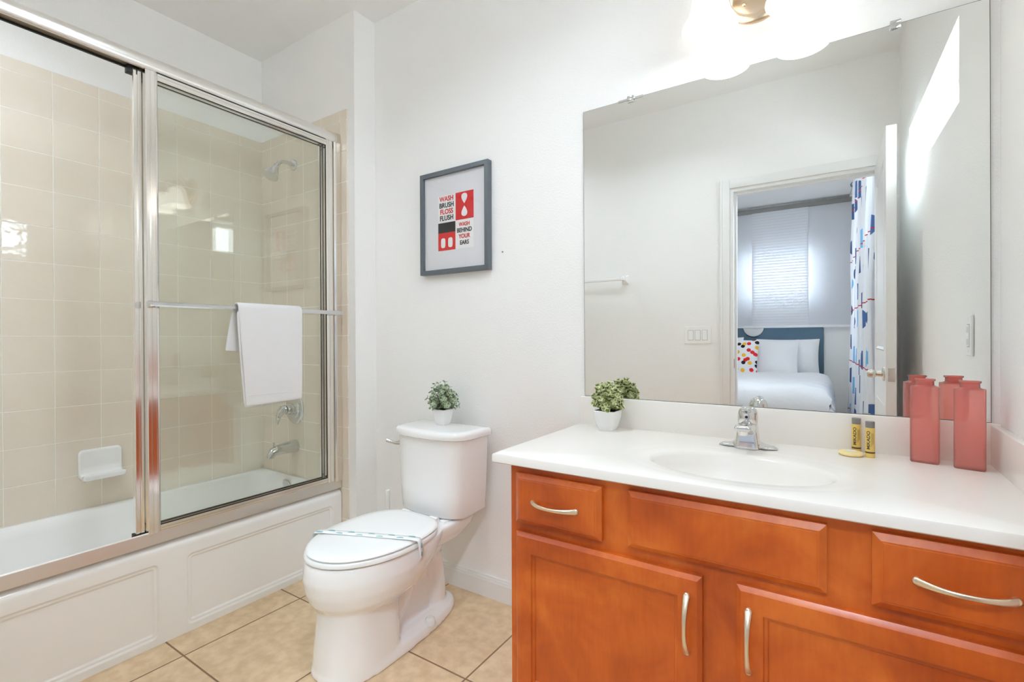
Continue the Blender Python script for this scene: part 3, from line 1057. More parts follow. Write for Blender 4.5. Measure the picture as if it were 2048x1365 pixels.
# shower head, valve, spout, soap dish
SX = -2.445
t = thing('showerhead', 'chrome shower head on a curved arm above the tub', 'shower head', (SX, YS, 2.065))
obj('flange', lathe(NB(), [(.030, 0), (.030, -.004), (.026, -.010), (.014, -.013)], (SX, YS, 2.065), 'y', 28), 'chrome', t)
arm = bez((SX, YS, 2.065), (SX, 1.50, 2.072), (SX + .012, 1.475, 2.06), (SX + .02, 1.455, 2.024), 12)
obj('arm', tube(NB(), arm, .0105, 16), 'chrome', t)
hax = Vector((.10, -.5, -.86)).normalized()
obj('head', lathe(NB(), [(.013, -.012), (.016, -.004), (.013, .004), (.015, .012), (.020, .022), (.030, .045), (.036, .060), (.038, .066), (.037, .074), (.032, .076), (.0, .076)], Vector((SX + .02, 1.455, 2.024)), hax, 32), 'chrome', t)
t = thing('shower_valve', 'chrome shower valve with curled lever on the tiled wall', 'shower valve', (SX, YS, .738))
obj('escutcheon', lathe(NB(), [(.081, 0), (.081, -.004), (.076, -.009), (.058, -.013), (.050, -.012), (.044, -.016), (.03, -.018), (.028, -.05), (.024, -.056)], (SX, YS, .738), 'y', 44), 'chrome', t)
lev = [(SX, 1.512, .745), (SX - .004, 1.500, .742), (SX - .012, 1.488, .728), (SX - .018, 1.480, .706), (SX - .018, 1.476, .686), (SX - .014, 1.470, .664)]
obj('lever', tube(NB(), lev, [.024, .026, .021, .015, .011, .006], 16), 'chrome', t)
t = thing('tub_spout', 'chrome tub spout with diverter knob below the valve', 'spout', (SX, YS, .535))
sp = [(SX, YS, .535), (SX, 1.545, .535), (SX, 1.50, .535), (SX, 1.46, .532), (SX, 1.435, .524), (SX, 1.424, .510), (SX, 1.422, .496)]
obj('spout_body', tube(NB(), sp, [.036, .034, .030, .027, .024, .021, .019], 22), 'chrome', t)
obj('diverter', lathe(NB(), [(.004, 0), (.004, .018), (.009, .020), (.009, .026), (.0, .028)], (SX, 1.440, .548), 'z', 16), 'chrome', t)
t = thing('soap_dish', 'white ceramic soap dish set in the tile wall', 'soap dish', (XW, .81, .56))
bm = NB()
rg = []
for x, dy, z0, z1, r in ((0, .078, .503, .632, .018), (.010, .080, .500, .634, .02), (.018, .074, .508, .626, .018)):
    rg.append([(XW + x, a, b) for a, b in rrect(.81, (z0 + z1) / 2, dy, (z1 - z0) / 2, r, 5)])
loft(bm, rg)
prof = [(.010, .505), (.05, .498), (.078, .506), (.084, .520), (.081, .532), (.074, .532), (.064, .524), (.04, .520), (.024, .528), (.018, .552), (.012, .585), (.008, .59)]
rings = []
for k, y in enumerate((.733, .737, .745, .81, .875, .883, .887)):
    sc_ = (.86, .96, 1, 1, 1, .96, .86)[k]
    rings.append([(XW + .006 + (a - .006) * sc_, y, .525 + (b - .525) * sc_) for a, b in prof])
loft(bm, rings)
me = union_smooth(bm, .004, 6)
mobj('dish', me, 'ceramic', t, 60)

# ================================================================== FRAMED PRINT
FX0, FX1, FZ0, FZ1, FYF = -1.610, -1.217, 1.412, 1.880, 1.670
t = thing('picture_frame', 'grey framed print with bathroom rhyme hanging above the toilet', 'picture', ((FX0 + FX1) / 2, YB, FZ0))
bm = NB()
fw = .020
for a in ((FX0, FX1, FZ1 - fw, FZ1), (FX0, FX1, FZ0, FZ0 + fw), (FX0, FX0 + fw, FZ0 + fw, FZ1 - fw), (FX1 - fw, FX1, FZ0 + fw, FZ1 - fw)):
    box(bm, a[0], a[1], FYF, YB - .001, a[2], a[3], .0008, 1)
obj('frame', bm, 'greyframe', t)
obj('mat_board', box(NB(), FX0 + fw, FX1 - fw, FYF + .014, FYF + .018, FZ0 + fw, FZ1 - fw), 'paper', t, label='pale mat board')
px0, px1, pz0, pz1 = -1.508, -1.303, 1.518, 1.768
yp = FYF + .0135
pc = obj('print', box(NB(), px0, px1, yp, FYF + .014, pz0, pz1), 'white', t, label='print of four red, black and white blocks with lettering')
mx_, mz_ = (px0 + px1) / 2, (pz0 + pz1) / 2 + .003
def slab(x0, x1, z0, z1, d):
    return box(NB(), x0, x1, yp - d, yp, z0, z1)
obj('red_block', slab(mx_ + .001, px1, mz_, pz1, .0006), 'red', pc)
obj('black_block', slab(px0, mx_ - .001, mz_ - .048, mz_ - .002, .0006), 'ink', pc)
obj('red_block', slab(px0, mx_ - .001, pz0, mz_ - .048, .0006), 'red', pc)
for x in (px0 + .030, mx_ - .030):      # plain white lozenges
    bm = NB()
    ring = [(x + .013 * math.copysign(abs(math.cos(a)) ** .55, math.cos(a)), yp - .0012, pz0 + .034 + .022 * math.copysign(abs(math.sin(a)) ** .55, math.sin(a))) for a in [2 * PI * i / 32 for i in range(32)]]
    prism(bm, ring, (0, .0006, 0))
    obj('white_lozenge', bm, 'white', pc)
for z, sgn in ((mz_ + .092, 1), (mz_ + .036, -1)):     # plain water drops
    bm = NB()
    ring = []
    for i in range(40):
        a = 2 * PI * i / 40
        r = .021
        x = r * math.sin(a) * (math.sin(a / 2) ** 1.2)
        zz = -r * math.cos(a) * 1.1
        ring.append(((mx_ + px1) / 2 + x * 1.05, yp - .0012, z - sgn * zz * -1))
    prism(bm, ring, (0, .0006, 0))
    obj('white_drop', bm, 'white', pc)
XD, UD = (1, 0, 0), (0, 0, 1)
cxl, cxr = (px0 + mx_) / 2, (mx_ + px1) / 2
for s_, z, c in (('WASH', mz_ + .105, 'red'), ('BRUSH', mz_ + .076, 'ink'), ('FLOSS', mz_ + .047, 'red'), ('FLUSH', mz_ + .018, 'ink')):
    obj('lettering', text_bm(s_, .031, (cxl - .001, yp - .0006, z), XD, UD, squeeze=.92), c, pc)
for s_, z, c, q in (('WASH', mz_ - .022, 'red', .024), ('BEHIND', mz_ - .048, 'ink', .027), ('YOUR', mz_ - .075, 'red', .026), ('EARS', mz_ - .103, 'ink', .026)):
    obj('lettering', text_bm(s_, q, (cxr - .001, yp - .0006, z), XD, UD, squeeze=.88), c, pc)
obj('glazing', box(NB(), FX0 + fw, FX1 - fw, FYF + .006, FYF + .008, FZ0 + fw, FZ1 - fw), 'glazing', t, label='clear glazing')
o = obj('nail', lathe(NB(), [(.0035, 0), (.0035, -.003), (.0, -.004)], (-1.162, YB, 1.483), 'y', 12), 'greycap')
tag(o, 'tiny nail left in the white wall right of the framed print', 'nail')

# ================================================================== PLANTS
def plant(label, loc, potw, pott, poth, cr, chh, leaf_mat, leaf_len, seed, nst, cup):
    rnd = random.Random(seed)
    t = thing('potted_plant', label, 'plant', loc)
    L = Vector(loc)
    bm = NB()
    def ring(h, z, r):
        return [(L.x + a, L.y + b, L.z + z) for a, b in rrect(0, 0, h, h, r, 4)]
    b, w = pott / 2, potw / 2
    rg = [ring(b - .002, 0, .004), ring(b, .002, .005), ring(b + (w - b) * .45, poth * .3, .006), ring(b + (w - b) * .85, poth * .65, .006), ring(w, poth - .002, .006), ring(w - .001, poth, .006),
          ring(w - .003, poth, .005), ring(w - .004, poth - .010, .005)]
    loft(bm, rg, True, False)
    obj('pot', bm, 'pot', t, 30)
    obj('filler', box(NB(), L.x - w + .004, L.x + w - .004, L.y - w + .004, L.y + w - .004, L.z + poth - .012, L.z + poth - .006), 'soil', t)
    sb, lb = NB(), NB()
    rimv = lb.verts.layers.float.new('rim')
    top = L + Vector((0, 0, poth - .008))
    for s_ in range(nst):
        # spread stems over a dome
        q = (s_ + .5) / nst
        el = math.acos(1 - q * .92)
        az = s_ * 2.39996 + rnd.uniform(-.2, .2)
        d = Vector((math.sin(el) * math.cos(az), math.sin(el) * math.sin(az), math.cos(el)))
        rr = rnd.uniform(.85, 1.05)
        end = top + Vector((d.x * cr * rr, d.y * cr * rr, .012 + d.z * chh * rr))
        p0 = top + Vector((d.x * w * .35, d.y * w * .35, 0))
        mid = (p0 + end) / 2 + Vector((0, 0, .012)) - Vector((d.x, d.y, 0)) * cr * .12
        pts = bez(p0, p0 + Vector((0, 0, .02)), mid, end, 8)
        tube(sb, pts, .0009, 5)
        for k in range(2, 9):
            for sd in range(3):
                p = pts[k]
                tdir = (pts[k] - pts[k - 1]).normalized()
                side = tdir.orthogonal().normalized()
                side.rotate(Matrix.Rotation(sd * 2.094 + k * 1.05 + rnd.uniform(-.3, .3), 3, tdir))
                ld = (tdir * .55 + side).normalized()
                nrm = (tdir - ld * tdir.dot(ld)).normalized()
                wid = ld.cross(nrm)
                ll = leaf_len * rnd.uniform(.8, 1.15) * (.75 if k == 8 else 1)
                base = p + ld * .0015
                outline = [(0, .0), (.25, .30), (.6, .42), (.9, .26), (1.0, 0), (.9, -.26), (.6, -.42), (.25, -.30)]
                cv = lb.verts.new(base + ld * ll * .5 - nrm * ll * cup)
                vs_ = []
                for a, b_ in outline:
                    q_ = lb.verts.new(base + ld * ll * a + wid * ll * b_ + nrm * ll * (cup * .8 * (abs(b_) * 1.2 + abs(a - .5) * .4)))
                    q_[rimv] = 1.0
                    vs_.append(q_)
                for i in range(8):
                    lb.faces.new((cv, vs_[i], vs_[(i + 1) % 8]))
    obj('stems', sb, 'stem', t)
    obj('foliage', lb, leaf_mat, t, 80)
    return t
TANK_TOP = .7455
plant('small grey-green artificial plant in square white pot on toilet tank', (-1.403, 1.590, TANK_TOP), .066, .044, .068, .066, .112, 'leaf_grey', .020, 5, 30, .12)
plant('small lime green artificial plant in square white pot on vanity counter', (-.657, 1.610, .7936), .078, .050, .070, .054, .098, 'leaf_lime', .021, 9, 25, .40)

# ================================================================== TOILET
TX = -1.385
toi = thing('toilet', 'white two piece toilet with closed lid against the wall', 'toilet', (TX, 1.3, 0))
def egg(w, yf, yc, yr, z, n=48, ef=2.0, er=2.9, cx=TX):
    out = []
    for i in range(n):
        a = 2 * PI * i / n
        c, s_ = math.cos(a), math.sin(a)
        if s_ <= 0:
            x = w * math.copysign(abs(c) ** (2 / ef), c); y = yc - (yc - yf) * abs(s_) ** (2 / ef)
        else:
            x = w * math.copysign(abs(c) ** (2 / er), c); y = yc + (yr - yc) * abs(s_) ** (2 / er)
        out.append((cx + x, y, z))
    return out
bm = NB()
# foot flange on the floor
loft(bm, [egg(.128, .962, 1.14, 1.600, 0, ef=2.4, er=2.5), egg(.128, .962, 1.14, 1.600, .016, ef=2.4, er=2.5), egg(.120, .970, 1.14, 1.590, .036, ef=2.4, er=2.5), egg(.09, .99, 1.14, 1.565, .046, ef=2.4, er=2.5)])
# front column
loft(bm, [egg(.124, .964, 1.10, 1.235, .004, ef=2.2, er=5), egg(.118, .971, 1.10, 1.235, .08, ef=2.2, er=5), egg(.112, .980, 1.10, 1.235, .17, ef=2.15, er=5), egg(.114, .982, 1.10, 1.235, .23, ef=2.1, er=5), egg(.126, .975, 1.10, 1.24, .27, ef=2.1, er=5)])
# bowl
loft(bm, [egg(.096, 1.015, 1.13, 1.26, .195), egg(.132, .978, 1.15, 1.31, .222), egg(.160, .950, 1.165, 1.35, .252), egg(.175, .937, 1.18, 1.41, .29, er=2.3), egg(.182, .932, 1.19, 1.46, .33, er=2.2), egg(.180, .936, 1.19, 1.50, .365, er=2.2), egg(.176, .941, 1.19, 1.50, .386, er=2.4)])
# deck under the tank
loft(bm, [egg(.10, 1.30, 1.42, 1.60, .30, er=5), egg(.125, 1.28, 1.42, 1.645, .345, er=6), egg(.135, 1.28, 1.42, 1.655, .372, er=6), egg(.135, 1.28, 1.42, 1.655, .388, er=6)])
# trapway
tp = bez((TX, 1.20, .10), (TX, 1.30, .10), (TX, 1.33, .30), (TX, 1.41, .285), 14) + bez((TX, 1.41, .285), (TX, 1.475, .27), (TX, 1.487, .16), (TX, 1.487, .02), 8)[1:]
tube(bm, tp, [(.068, .060) for i in range(len(tp))], 20, flat=(0, 0, Vector((1, 0, 0))))
box(bm, TX - .040, TX + .040, 1.10, 1.45, .03, .22)
loft(bm, [egg(.06, 1.36, 1.42, 1.50, .24, er=3), egg(.085, 1.34, 1.42, 1.56, .32, er=3)])
me = union_smooth(bm, .0055, 9)
mobj('bowl', me, 'ceramic', toi, 80)
def bolt(x, y):
    o = obj('bolt_cap', lathe(NB(), [(.021, 0), (.021, .006), (.018, .018), (.012, .026), (.0, .028)], (x, y, .030), 'z', 24), 'plastic', toi)
bolt(TX + .105, 1.372); bolt(TX - .105, 1.372)
# seat ring and lid
bm = NB()
rg = [egg(.120, 1.03, 1.20, 1.36, .388), egg(.178, .946, 1.19, 1.412, .388), egg(.185, .939, 1.19, 1.418, .392), egg(.186, .938, 1.19, 1.42, .400), egg(.182, .943, 1.19, 1.416, .406), egg(.120, 1.03, 1.20, 1.36, .406)]
loft(bm, rg, False, False)
vs_ = bm.verts
obj('seat', bm, 'plastic', toi, 50)
bm = NB()
rg = [egg(.172, .954, 1.19, 1.416, .4065), egg(.1795, .947, 1.19, 1.422, .4085), egg(.1815, .945, 1.19, 1.424, .4125), egg(.1795, .947, 1.19, 1.422, .4165), egg(.172, .955, 1.19, 1.415, .4195), egg(.14, .99, 1.19, 1.39, .4215), egg(.08, 1.06, 1.19, 1.32, .4235), egg(.02, 1.15, 1.19, 1.22, .424)]
loft(bm, rg)
obj('lid', bm, 'plastic', toi, 50)
for s_ in (-1, 1):
    obj('hinge', lathe(NB(), [(.011, -.02), (.011, .02)], (TX + s_ * .075, 1.428, .404), 'x', 16), 'plastic', toi)
# tank
def dring(hw, ys, yf, yb, z, n=30, e=2.7):
    out = [(TX2 + hw, yb, z), ]
    pts = []
    for i in range(n + 1):
        a = PI * i / n
        pts.append((TX2 + hw * math.copysign(abs(math.cos(a)) ** (2 / e), math.cos(a)), ys - (ys - yf) * abs(math.sin(a)) ** (2 / e), z))
    r = .012
    back = [(TX2 - hw, yb - r, z), (TX2 - hw + r * .3, yb - r * .3, z), (TX2 - hw + r, yb, z), (TX2 + hw - r, yb, z), (TX2 + hw - r * .3, yb - r * .3, z), (TX2 + hw, yb - r, z)]
    return pts + back
TX2 = -1.392
bm = NB()
loft(bm, [dring(.150, 1.545, 1.475, 1.65, .392), dring(.164, 1.545, 1.462, 1.655, .396), dring(.172, 1.545, 1.452, 1.655, .410), dring(.178, 1.545, 1.448, 1.655, .50), dring(.188, 1.545, 1.444, 1.655, .712)])
tank = obj('tank', bm, 'ceramic', toi, 45)
bm = NB()
loft(bm, [dring(.193, 1.545, 1.438, 1.66, .712), dring(.199, 1.545, 1.432, 1.665, .716), dring(.200, 1.545, 1.430, 1.665, .728), dring(.198, 1.545, 1.433, 1.664, .738), dring(.192, 1.545, 1.440, 1.66, .7435), dring(.17, 1.545, 1.465, 1.64, TANK_TOP)])
obj('tank_lid', bm, 'ceramic', toi, 45)
lv = obj('flush_lever', lathe(NB(), [(.016, 0), (.016, -.006), (.011, -.009), (.010, -.020)], (-1.556, 1.505, .668), (0.35, .94, 0), 24), 'chrome', toi, label='chrome flush lever')
obj('handle', tube(NB(), [(-1.553, 1.486, .668), (-1.575, 1.478, .668), (-1.600, 1.472, .672), (-1.618, 1.47, .676)], [.009, .008, .007, .009], 12), 'chrome', lv)
obj('bumper', box(NB(), TX + .075, TX + .11, 1.455, 1.49, .374, .393, .003), 'plastic', toi)

# paper band round the closed lid
t = thing('paper_band', 'white paper hygiene band with teal marks looped over toilet lid', 'paper band', (TX, 1.17, .4245))
A = Vector((-1.552, 1.072, 0)); B = Vector((-1.192, 1.222, 0))
dirv = (B - A).normalized(); perp = Vector((-dirv.y, dirv.x, 0))
def band_pt(f, wv):
    p = A + (B - A) * f
    z = .4262 + .0008 * math.sin(f * 9)
    return Vector((p.x, p.y, z)) + perp * wv
bm = NB()
path = []
path.append((A - dirv * .004, .372)); path.append((A - dirv * .006, .40)); path.append((A - dirv * .005, .416)); path.append((A, .4235))
for i in range(1, 12):
    f = i / 12
    path.append((A + (B - A) * f, .4262))
path.append((B, .4235)); path.append((B + dirv * .005, .416)); path.append((B + dirv * .007, .398)); path.append((B + dirv * .012, .372)); path.append((B + dirv * .010, .352))
loft(bm, [[tuple(Vector((p.x, p.y, z)) + perp * w_) for w_ in (-.016, 0, .016)] for p, z in path], False, False, closed=False)
o = obj('band', bm, 'paperband', t, 60)
s = o.modifiers.new('thick', 'SOLIDIFY'); s.thickness = .0008; s.offset = 1
for k in range(10):
    bm = NB()
    f = .05 + k * .098
    off = .006 if k % 2 else -.010
    ring = []
    for i in range(14):
        a = PI * i / 13
        ring.append(band_pt(f, off) + dirv * .0135 * math.cos(a) + perp * (.0075 * math.sin(a)) + Vector((0, 0, .0012)))
    prism(bm, ring, (0, 0, .0004))
    obj('teal_mark', bm, 'teal', t, label='teal printed mark')
for k in range(2):
    bm = NB()
    p = B + dirv * (.0095 + k * .003) + perp * (.003 - .006 * k)
    z = .402 - k * .026
    ring = [Vector((p.x, p.y, z)) + perp * .006 * math.cos(a) + Vector((0, 0, .009 * math.sin(a))) for a in [2 * PI * i / 14 for i in range(14)]]
    prism(bm, ring, dirv * .001)
    obj('teal_mark', bm, 'teal', t, label='teal printed mark')

# toilet brush standing behind the bowl
t = thing('toilet_brush', 'white toilet brush standing on floor behind the toilet', 'toilet brush', (-1.70, 1.545, 0))
obj('holder', lathe(NB(), [(.045, 0), (.045, .01), (.040, .10), (.036, .13), (.030, .13), (.030, .02)], (-1.70, 1.545, 0), 'z', 28, True, False), 'plastic', t)
obj('handle', lathe(NB(), [(.008, .05), (.009, .30), (.011, .40), (.0115, .418), (.009, .424), (.0, .425)], (-1.70, 1.545, 0), 'z', 20), 'plastic', t)

# ================================================================== VANITY CABINET
van = thing('vanity_cabinet', 'cherry stained wooden vanity cabinet with raised doors and drawers', 'cabinet', (-.2, 1.4, 0))
FYC = 1.146
bm = NB()
vx0, vx1 = -.757, .343
box(bm, vx0, vx1, FYC, FYC + .02, .095, .767)
box(bm, vx0, vx0 + .018, FYC + .02, YB - .001, 0, .767)
box(bm, vx1 - .018, vx1, FYC + .02, YB - .001, 0, .767)
box(bm, vx0 + .018, vx1 - .018, FYC + .02, YB - .001, .095, .113)
box(bm, vx0 + .018, vx1 - .018, FYC + .07, FYC + .085, 0, .095)
box(bm, vx0 + .018, vx1 - .018, YB - .012, YB - .001, .113, .767)
obj('carcass', bm, 'wood', van)
def front(x0, x1, z0, z1, rings):
    bm = NB()
    rg = []
    for ins, y in rings:
        rg.append([(x0 + ins, y, z0 + ins), (x1 - ins, y, z0 + ins), (x1 - ins, y, z1 - ins), (x0 + ins, y, z1 - ins)])
    loft(bm, rg, True, True)
    return bm
FLAT = [(0, FYC), (0, 1.133), (.0015, 1.132), (.0125, 1.1245), (.0155, 1.1245), (.0165, 1.1235)]
SHAK = [(0, FYC), (0, 1.133), (.0015, 1.132), (.0095, 1.1245), (.049, 1.1235), (.052, 1.1245), (.054, 1.129), (.060, 1.1305), (.062, 1.134)]
def pull(parent, c, horiz):
    # arched cabinet pull: broad feet, slim bow
    bm = NB()
    L2 = .0635
    pts, rad = [], []
    for i in range(21):
        s_ = -1 + 2 * i / 20
        h = .024 * (1 - abs(s_) ** 2.4) + .003
        pts.append((s_ * L2, h))
        rad.append((.0044 + .0036 * abs(s_) ** 2.2, .0030 + .0012 * abs(s_) ** 3))
    P = []
    for a, h in pts:
        P.append((c[0] + a, 1.1235 - h, c[2]) if horiz else (c[0], 1.1235 - h, c[2] + a))
    up_ = Vector((0, 0, 1)) if horiz else Vector((1, 0, 0))
    tube(bm, P, [(r[1], r[0]) for r in rad], 14, flat=(0, 0, up_))
    for s_ in (-1, 1):
        q = (c[0] + s_ * L2, 1.1235, c[2]) if horiz else (c[0], 1.1235, c[2] + s_ * L2)
        lathe(bm, [(.0075, .001), (.0075, -.003), (.005, -.0055)], q, 'y', 14)
    obj('handle', bm, 'champagne', parent, 50, label='brushed nickel arched pull')
d = obj('drawer', front(-.733, -.479, .608, .745, FLAT), 'wood', van, 20); pull(d, (-.609, 0, .673), True)
obj('false_front', front(-.412, -.008, .612, .748, FLAT), 'wood', van, 20)
d = obj('drawer', front(.0635, .318, .612, .751, FLAT), 'wood', van, 20); pull(d, (.191, 0, .679), True)
d = obj('door', front(-.733, -.241, .125, .583, SHAK), 'wood', van, 20); pull(d, (-.272, 0, .474), False)
d = obj('door', front(-.171, .318, .125, .588, SHAK), 'wood', van, 20); pull(d, (-.1465, 0, .477), False)

# counter top with integral basin
ct = thing('countertop', 'white cultured marble vanity top with oval basin', 'countertop', (-.2, 1.4, .767))
cx0, cy0, cyb, zt = -.800, 1.1125, 1.699, .7936
BCX, BCY = -.205, 1.347
def outer_ring(ins, z):
    # polygon following the slightly skewed right wall, sampled at fixed angles
    poly = [(cx0 + ins, cy0 + ins), (wx(cy0) - .001 - ins * 0, cy0 + ins), (wx(cyb) - .001, cyb), (cx0 + ins, cyb)]
    out = []
    for a in ANG:
        d = (math.cos(a), math.sin(a))
        best = None
        for i in range(4):
            p, q = poly[i], poly[(i + 1) % 4]
            ex, ey = q[0] - p[0], q[1] - p[1]
            den = d[0] * ey - d[1] * ex
            if abs(den) < 1e-12: continue
            t_ = ((p[0] - BCX) * ey - (p[1] - BCY) * ex) / den
            u_ = ((p[0] - BCX) * d[1] - (p[1] - BCY) * d[0]) / den
            if t_ > 0 and -1e-6 <= u_ <= 1 + 1e-6:
                best = t_ if best is None else min(best, t_)
        out.append((BCX + d[0] * best, BCY + d[1] * best, z))
    return out
ANG = [2 * PI * i / 120 for i in range(120)]
for px_, py_ in ((cx0, cy0), (wx(cy0) - .001, cy0), (wx(cyb) - .001, cyb), (cx0, cyb)):
    a = math.atan2(py_ - BCY, px_ - BCX) % (2 * PI)
    k = min(range(120), key=lambda i: abs(ANG[i] - a))
    ANG[k] = a
def ell(a_, b_, z, dy=0):
    return [(BCX + a_ * math.cos(t_), BCY + dy + b_ * math.sin(t_), z) for t_ in ANG]
bm = NB()
rg = [ell(.23, .155, .767), outer_ring(.004, .767), outer_ring(0, .770), outer_ring(0, zt - .004), outer_ring(.0015, zt - .001), outer_ring(.005, zt),
      ell(.300, .200, zt), ell(.285, .190, zt - .0012), ell(.262, .176, zt - .0030), ell(.222, .148, zt - .0040), ell(.214, .142, zt - .0065), ell(.207, .136, zt - .014), ell(.198, .128, zt - .035),
      ell(.182, .115, zt - .070), ell(.150, .093, zt - .100), ell(.10, .062, zt - .118), ell(.05, .032, zt - .124), ell(.022, .022, zt - .125)]
loft(bm, rg, False, True)
obj('slab', bm, 'marble', ct, 40)
bm = NB()
loft(bm, [ell(.232, .157, .7675), ell(.215, .142, .745), ell(.19, .12, .70), ell(.14, .09, .672), ell(.06, .05, .66)], False, True)
obj('basin_shell', bm, 'marble', ct, 40)
obj('backsplash', box(NB(), -.795, wx(1.68) - .001, 1.679, 1.699, zt - .002, .897, .003), 'marble', ct)
bm = NB()
box(bm, -.021, -.001, cy0 + .004, 1.681, zt - .002, .893, .003, fn=skew)
obj('side_splash', bm, 'marble', ct)
obj('drain', lathe(NB(), [(.021, 0), (.021, .003), (.016, .004), (.0, .003)], (BCX, BCY, zt - .125), 'z', 24), 'chrome', ct, label='chrome drain')

# faucet
fa = thing('faucet', 'chrome single lever faucet behind the oval basin', 'faucet', (-.205, 1.570, zt))
FXc, FYc = -.206, 1.575
bm = NB()
rings = []
for s_ in [i / 14 * 2 - 1 for i in range(15)]:
    x = FXc + s_ * .0785
    hh = .010 + .050 * max(0, 1 - abs(s_) / .62) ** 1.5
    dd = .026 - .010 * abs(s_) ** 3
    if abs(s_) > .99: hh, dd = .004, .010
    r = []
    for i in range(16):
        a = 2 * PI * i / 16
        r.append((x, FYc + dd * math.copysign(abs(math.cos(a)) ** .8, math.cos(a)), zt + max(0, hh * .5 + hh * .5 * math.copysign(abs(math.sin(a)) ** .8, math.sin(a)))))
    rings.append(r)
loft(bm, rings)
def rr_(hw, y0, y1, z, r=.010):
    return [(a_, b_, zt + z) for a_, b_ in rrect(FXc, (y0 + y1) / 2, hw, (y1 - y0) / 2, min(r, hw * .9), 5)]
loft(bm, [rr_(.033, FYc - .036, FYc + .026, 0), rr_(.031, FYc - .034, FYc + .026, .02), rr_(.0275, FYc - .030, FYc + .026, .045), rr_(.0255, FYc - .028, FYc + .026, .07)])
def sr_(y, z0, z1, hw):
    return [(a_, y, b_) for a_, b_ in rrect(FXc, zt + (z0 + z1) / 2, hw, (z1 - z0) / 2, .009, 5)]
loft(bm, [sr_(FYc, .034, .070, .0245), sr_(FYc - .03, .044, .074, .024), sr_(FYc - .06, .054, .078, .0235), sr_(FYc - .09, .060, .080, .023), sr_(FYc - .104, .062, .079, .022), sr_(FYc - .110, .065, .076, .019)])
me = union_smooth(bm, .0022, 6)
mobj('body', me, 'chrome', fa, 60)
obj('aerator', lathe(NB(), [(.0125, -.001), (.0125, .012)], (FXc, FYc - .092, zt + .052), 'z', 22), 'satin', fa, label='brushed aerator ring')
hb = NB()
lathe(hb, [(.0245, .069), (.0265, .073), (.0275, .085), (.0265, .100), (.023, .112), (.015, .119), (.0, .1215)], (FXc, FYc, zt), 'z', 32)
ha = obj('handle', hb, 'chrome', fa, 50)
obj('lever_tip', tube(NB(), [(FXc, FYc - .018, zt + .108), (FXc, FYc - .034, zt + .113), (FXc, FYc - .05, zt + .116), (FXc, FYc - .056, zt + .116)], [(.010, .012), (.008, .012), (.006, .011), (.003, .006)], 16, flat=(0, 0, Vector((1, 0, 0)))), 'chrome', ha)
obj('indicator', lathe(NB(), [(.004, 0), (.004, -.002), (.0, -.0025)], (FXc, FYc - .0270, zt + .092), 'y', 14), 'black', ha, label='dark temperature dot')

# pump-size toiletries
def toiletry(x, y, label, dz=0):
    t = thing('toiletry_bottle', label, 'bottle', (x, y, zt), 'yellow toiletry bottles')
    z0 = zt
    obj('bottle', lathe(NB(), [(.0100, 0), (.0108, .001), (.0108, .077), (.0100, .080)], (x, y, z0), 'z', 28), 'yellow', t)
    obj('cap', lathe(NB(), [(.0104, .080), (.0107, .081), (.0107, .095), (.0100, .0965), (.0, .0965)], (x, y, z0), 'z', 28), 'greycap', t, label='grey cap')
    # lettering wrapped on the front, reading upwards
    a0 = math.atan2(-y, -x)
    fd = Vector((math.cos(a0), math.sin(a0), 0))
    sd = Vector((-fd.y, fd.x, 0))          # to the viewer's right
    def wrap(bm, lift):
        bmesh.ops.triangulate(bm, faces=bm.faces[:])
        bmesh.ops.subdivide_edges(bm, edges=bm.edges[:], cuts=3, use_grid_fill=True)
        for v in bm.verts:
            p = v.co - Vector((x, y, 0))
            s_ = p.dot(sd); d_ = p.dot(fd)
            ang = s_ / .0108
            rr = .0108 + lift + max(0, d_) * .3
            q = fd * math.cos(ang) * rr + sd * math.sin(ang) * rr
            v.co = Vector((x + q.x, y + q.y, v.co.z))
        return bm
    b = text_bm('MIKADO', .0105, Vector((x, y, z0 + .047)) - sd * .0034, (0, 0, 1), -sd, .0002, squeeze=1.2)
    obj('lettering', wrap(b, .0003), 'brownink', t)
    b = text_bm('hair and body', .0062, Vector((x, y, z0 + .044)) + sd * .0045, (0, 0, 1), -sd, .0002) if False else NB()
    # fine print as thin strokes
    for k in range(3):
        q = Vector((x, y, 0)) + sd * (.0030 + .0024 * k)
        c1 = [q - sd * .0003 + Vector((0, 0, z0 + .030 + .004 * k)), q + sd * .0003 + Vector((0, 0, z0 + .030 + .004 * k)), q + sd * .0003 + Vector((0, 0, z0 + .066)), q - sd * .0003 + Vector((0, 0, z0 + .066))]
        prism(b, c1, fd * .0004)
    obj('fine_print', wrap(b, .0003), 'brownink', t)
    obj('dark_band', lathe(NB(), [(.0108, .0), (.0111, .0003), (.0111, .0037), (.0108, .004)], (x, y, z0 + .012), 'z', 28, False, False), 'brownink', t, label='dark band near the base')
toiletry(.0578, 1.662, 'left yellow toiletry bottle with grey cap beside pink bottle')
toiletry(.0862, 1.614, 'right yellow toiletry bottle with grey cap beside pink bottle')
t = thing('soap_bar', 'round pale yellow wrapped soap lying before the toiletry bottles', 'soap', (.0445, 1.612, zt))
obj('soap', lathe(NB(), [(.022, 0), (.0275, .002), (.0295, .006), (.0275, .010), (.022, .0118), (.0, .012)], (.0440, 1.615, zt), 'z', 36), 'soap', t)
obj('wrapper_seal', lathe(NB(), [(.013, .0118), (.013, .0126), (.0, .0128)], (.0440, 1.615, zt), 'z', 24), 'white', t)

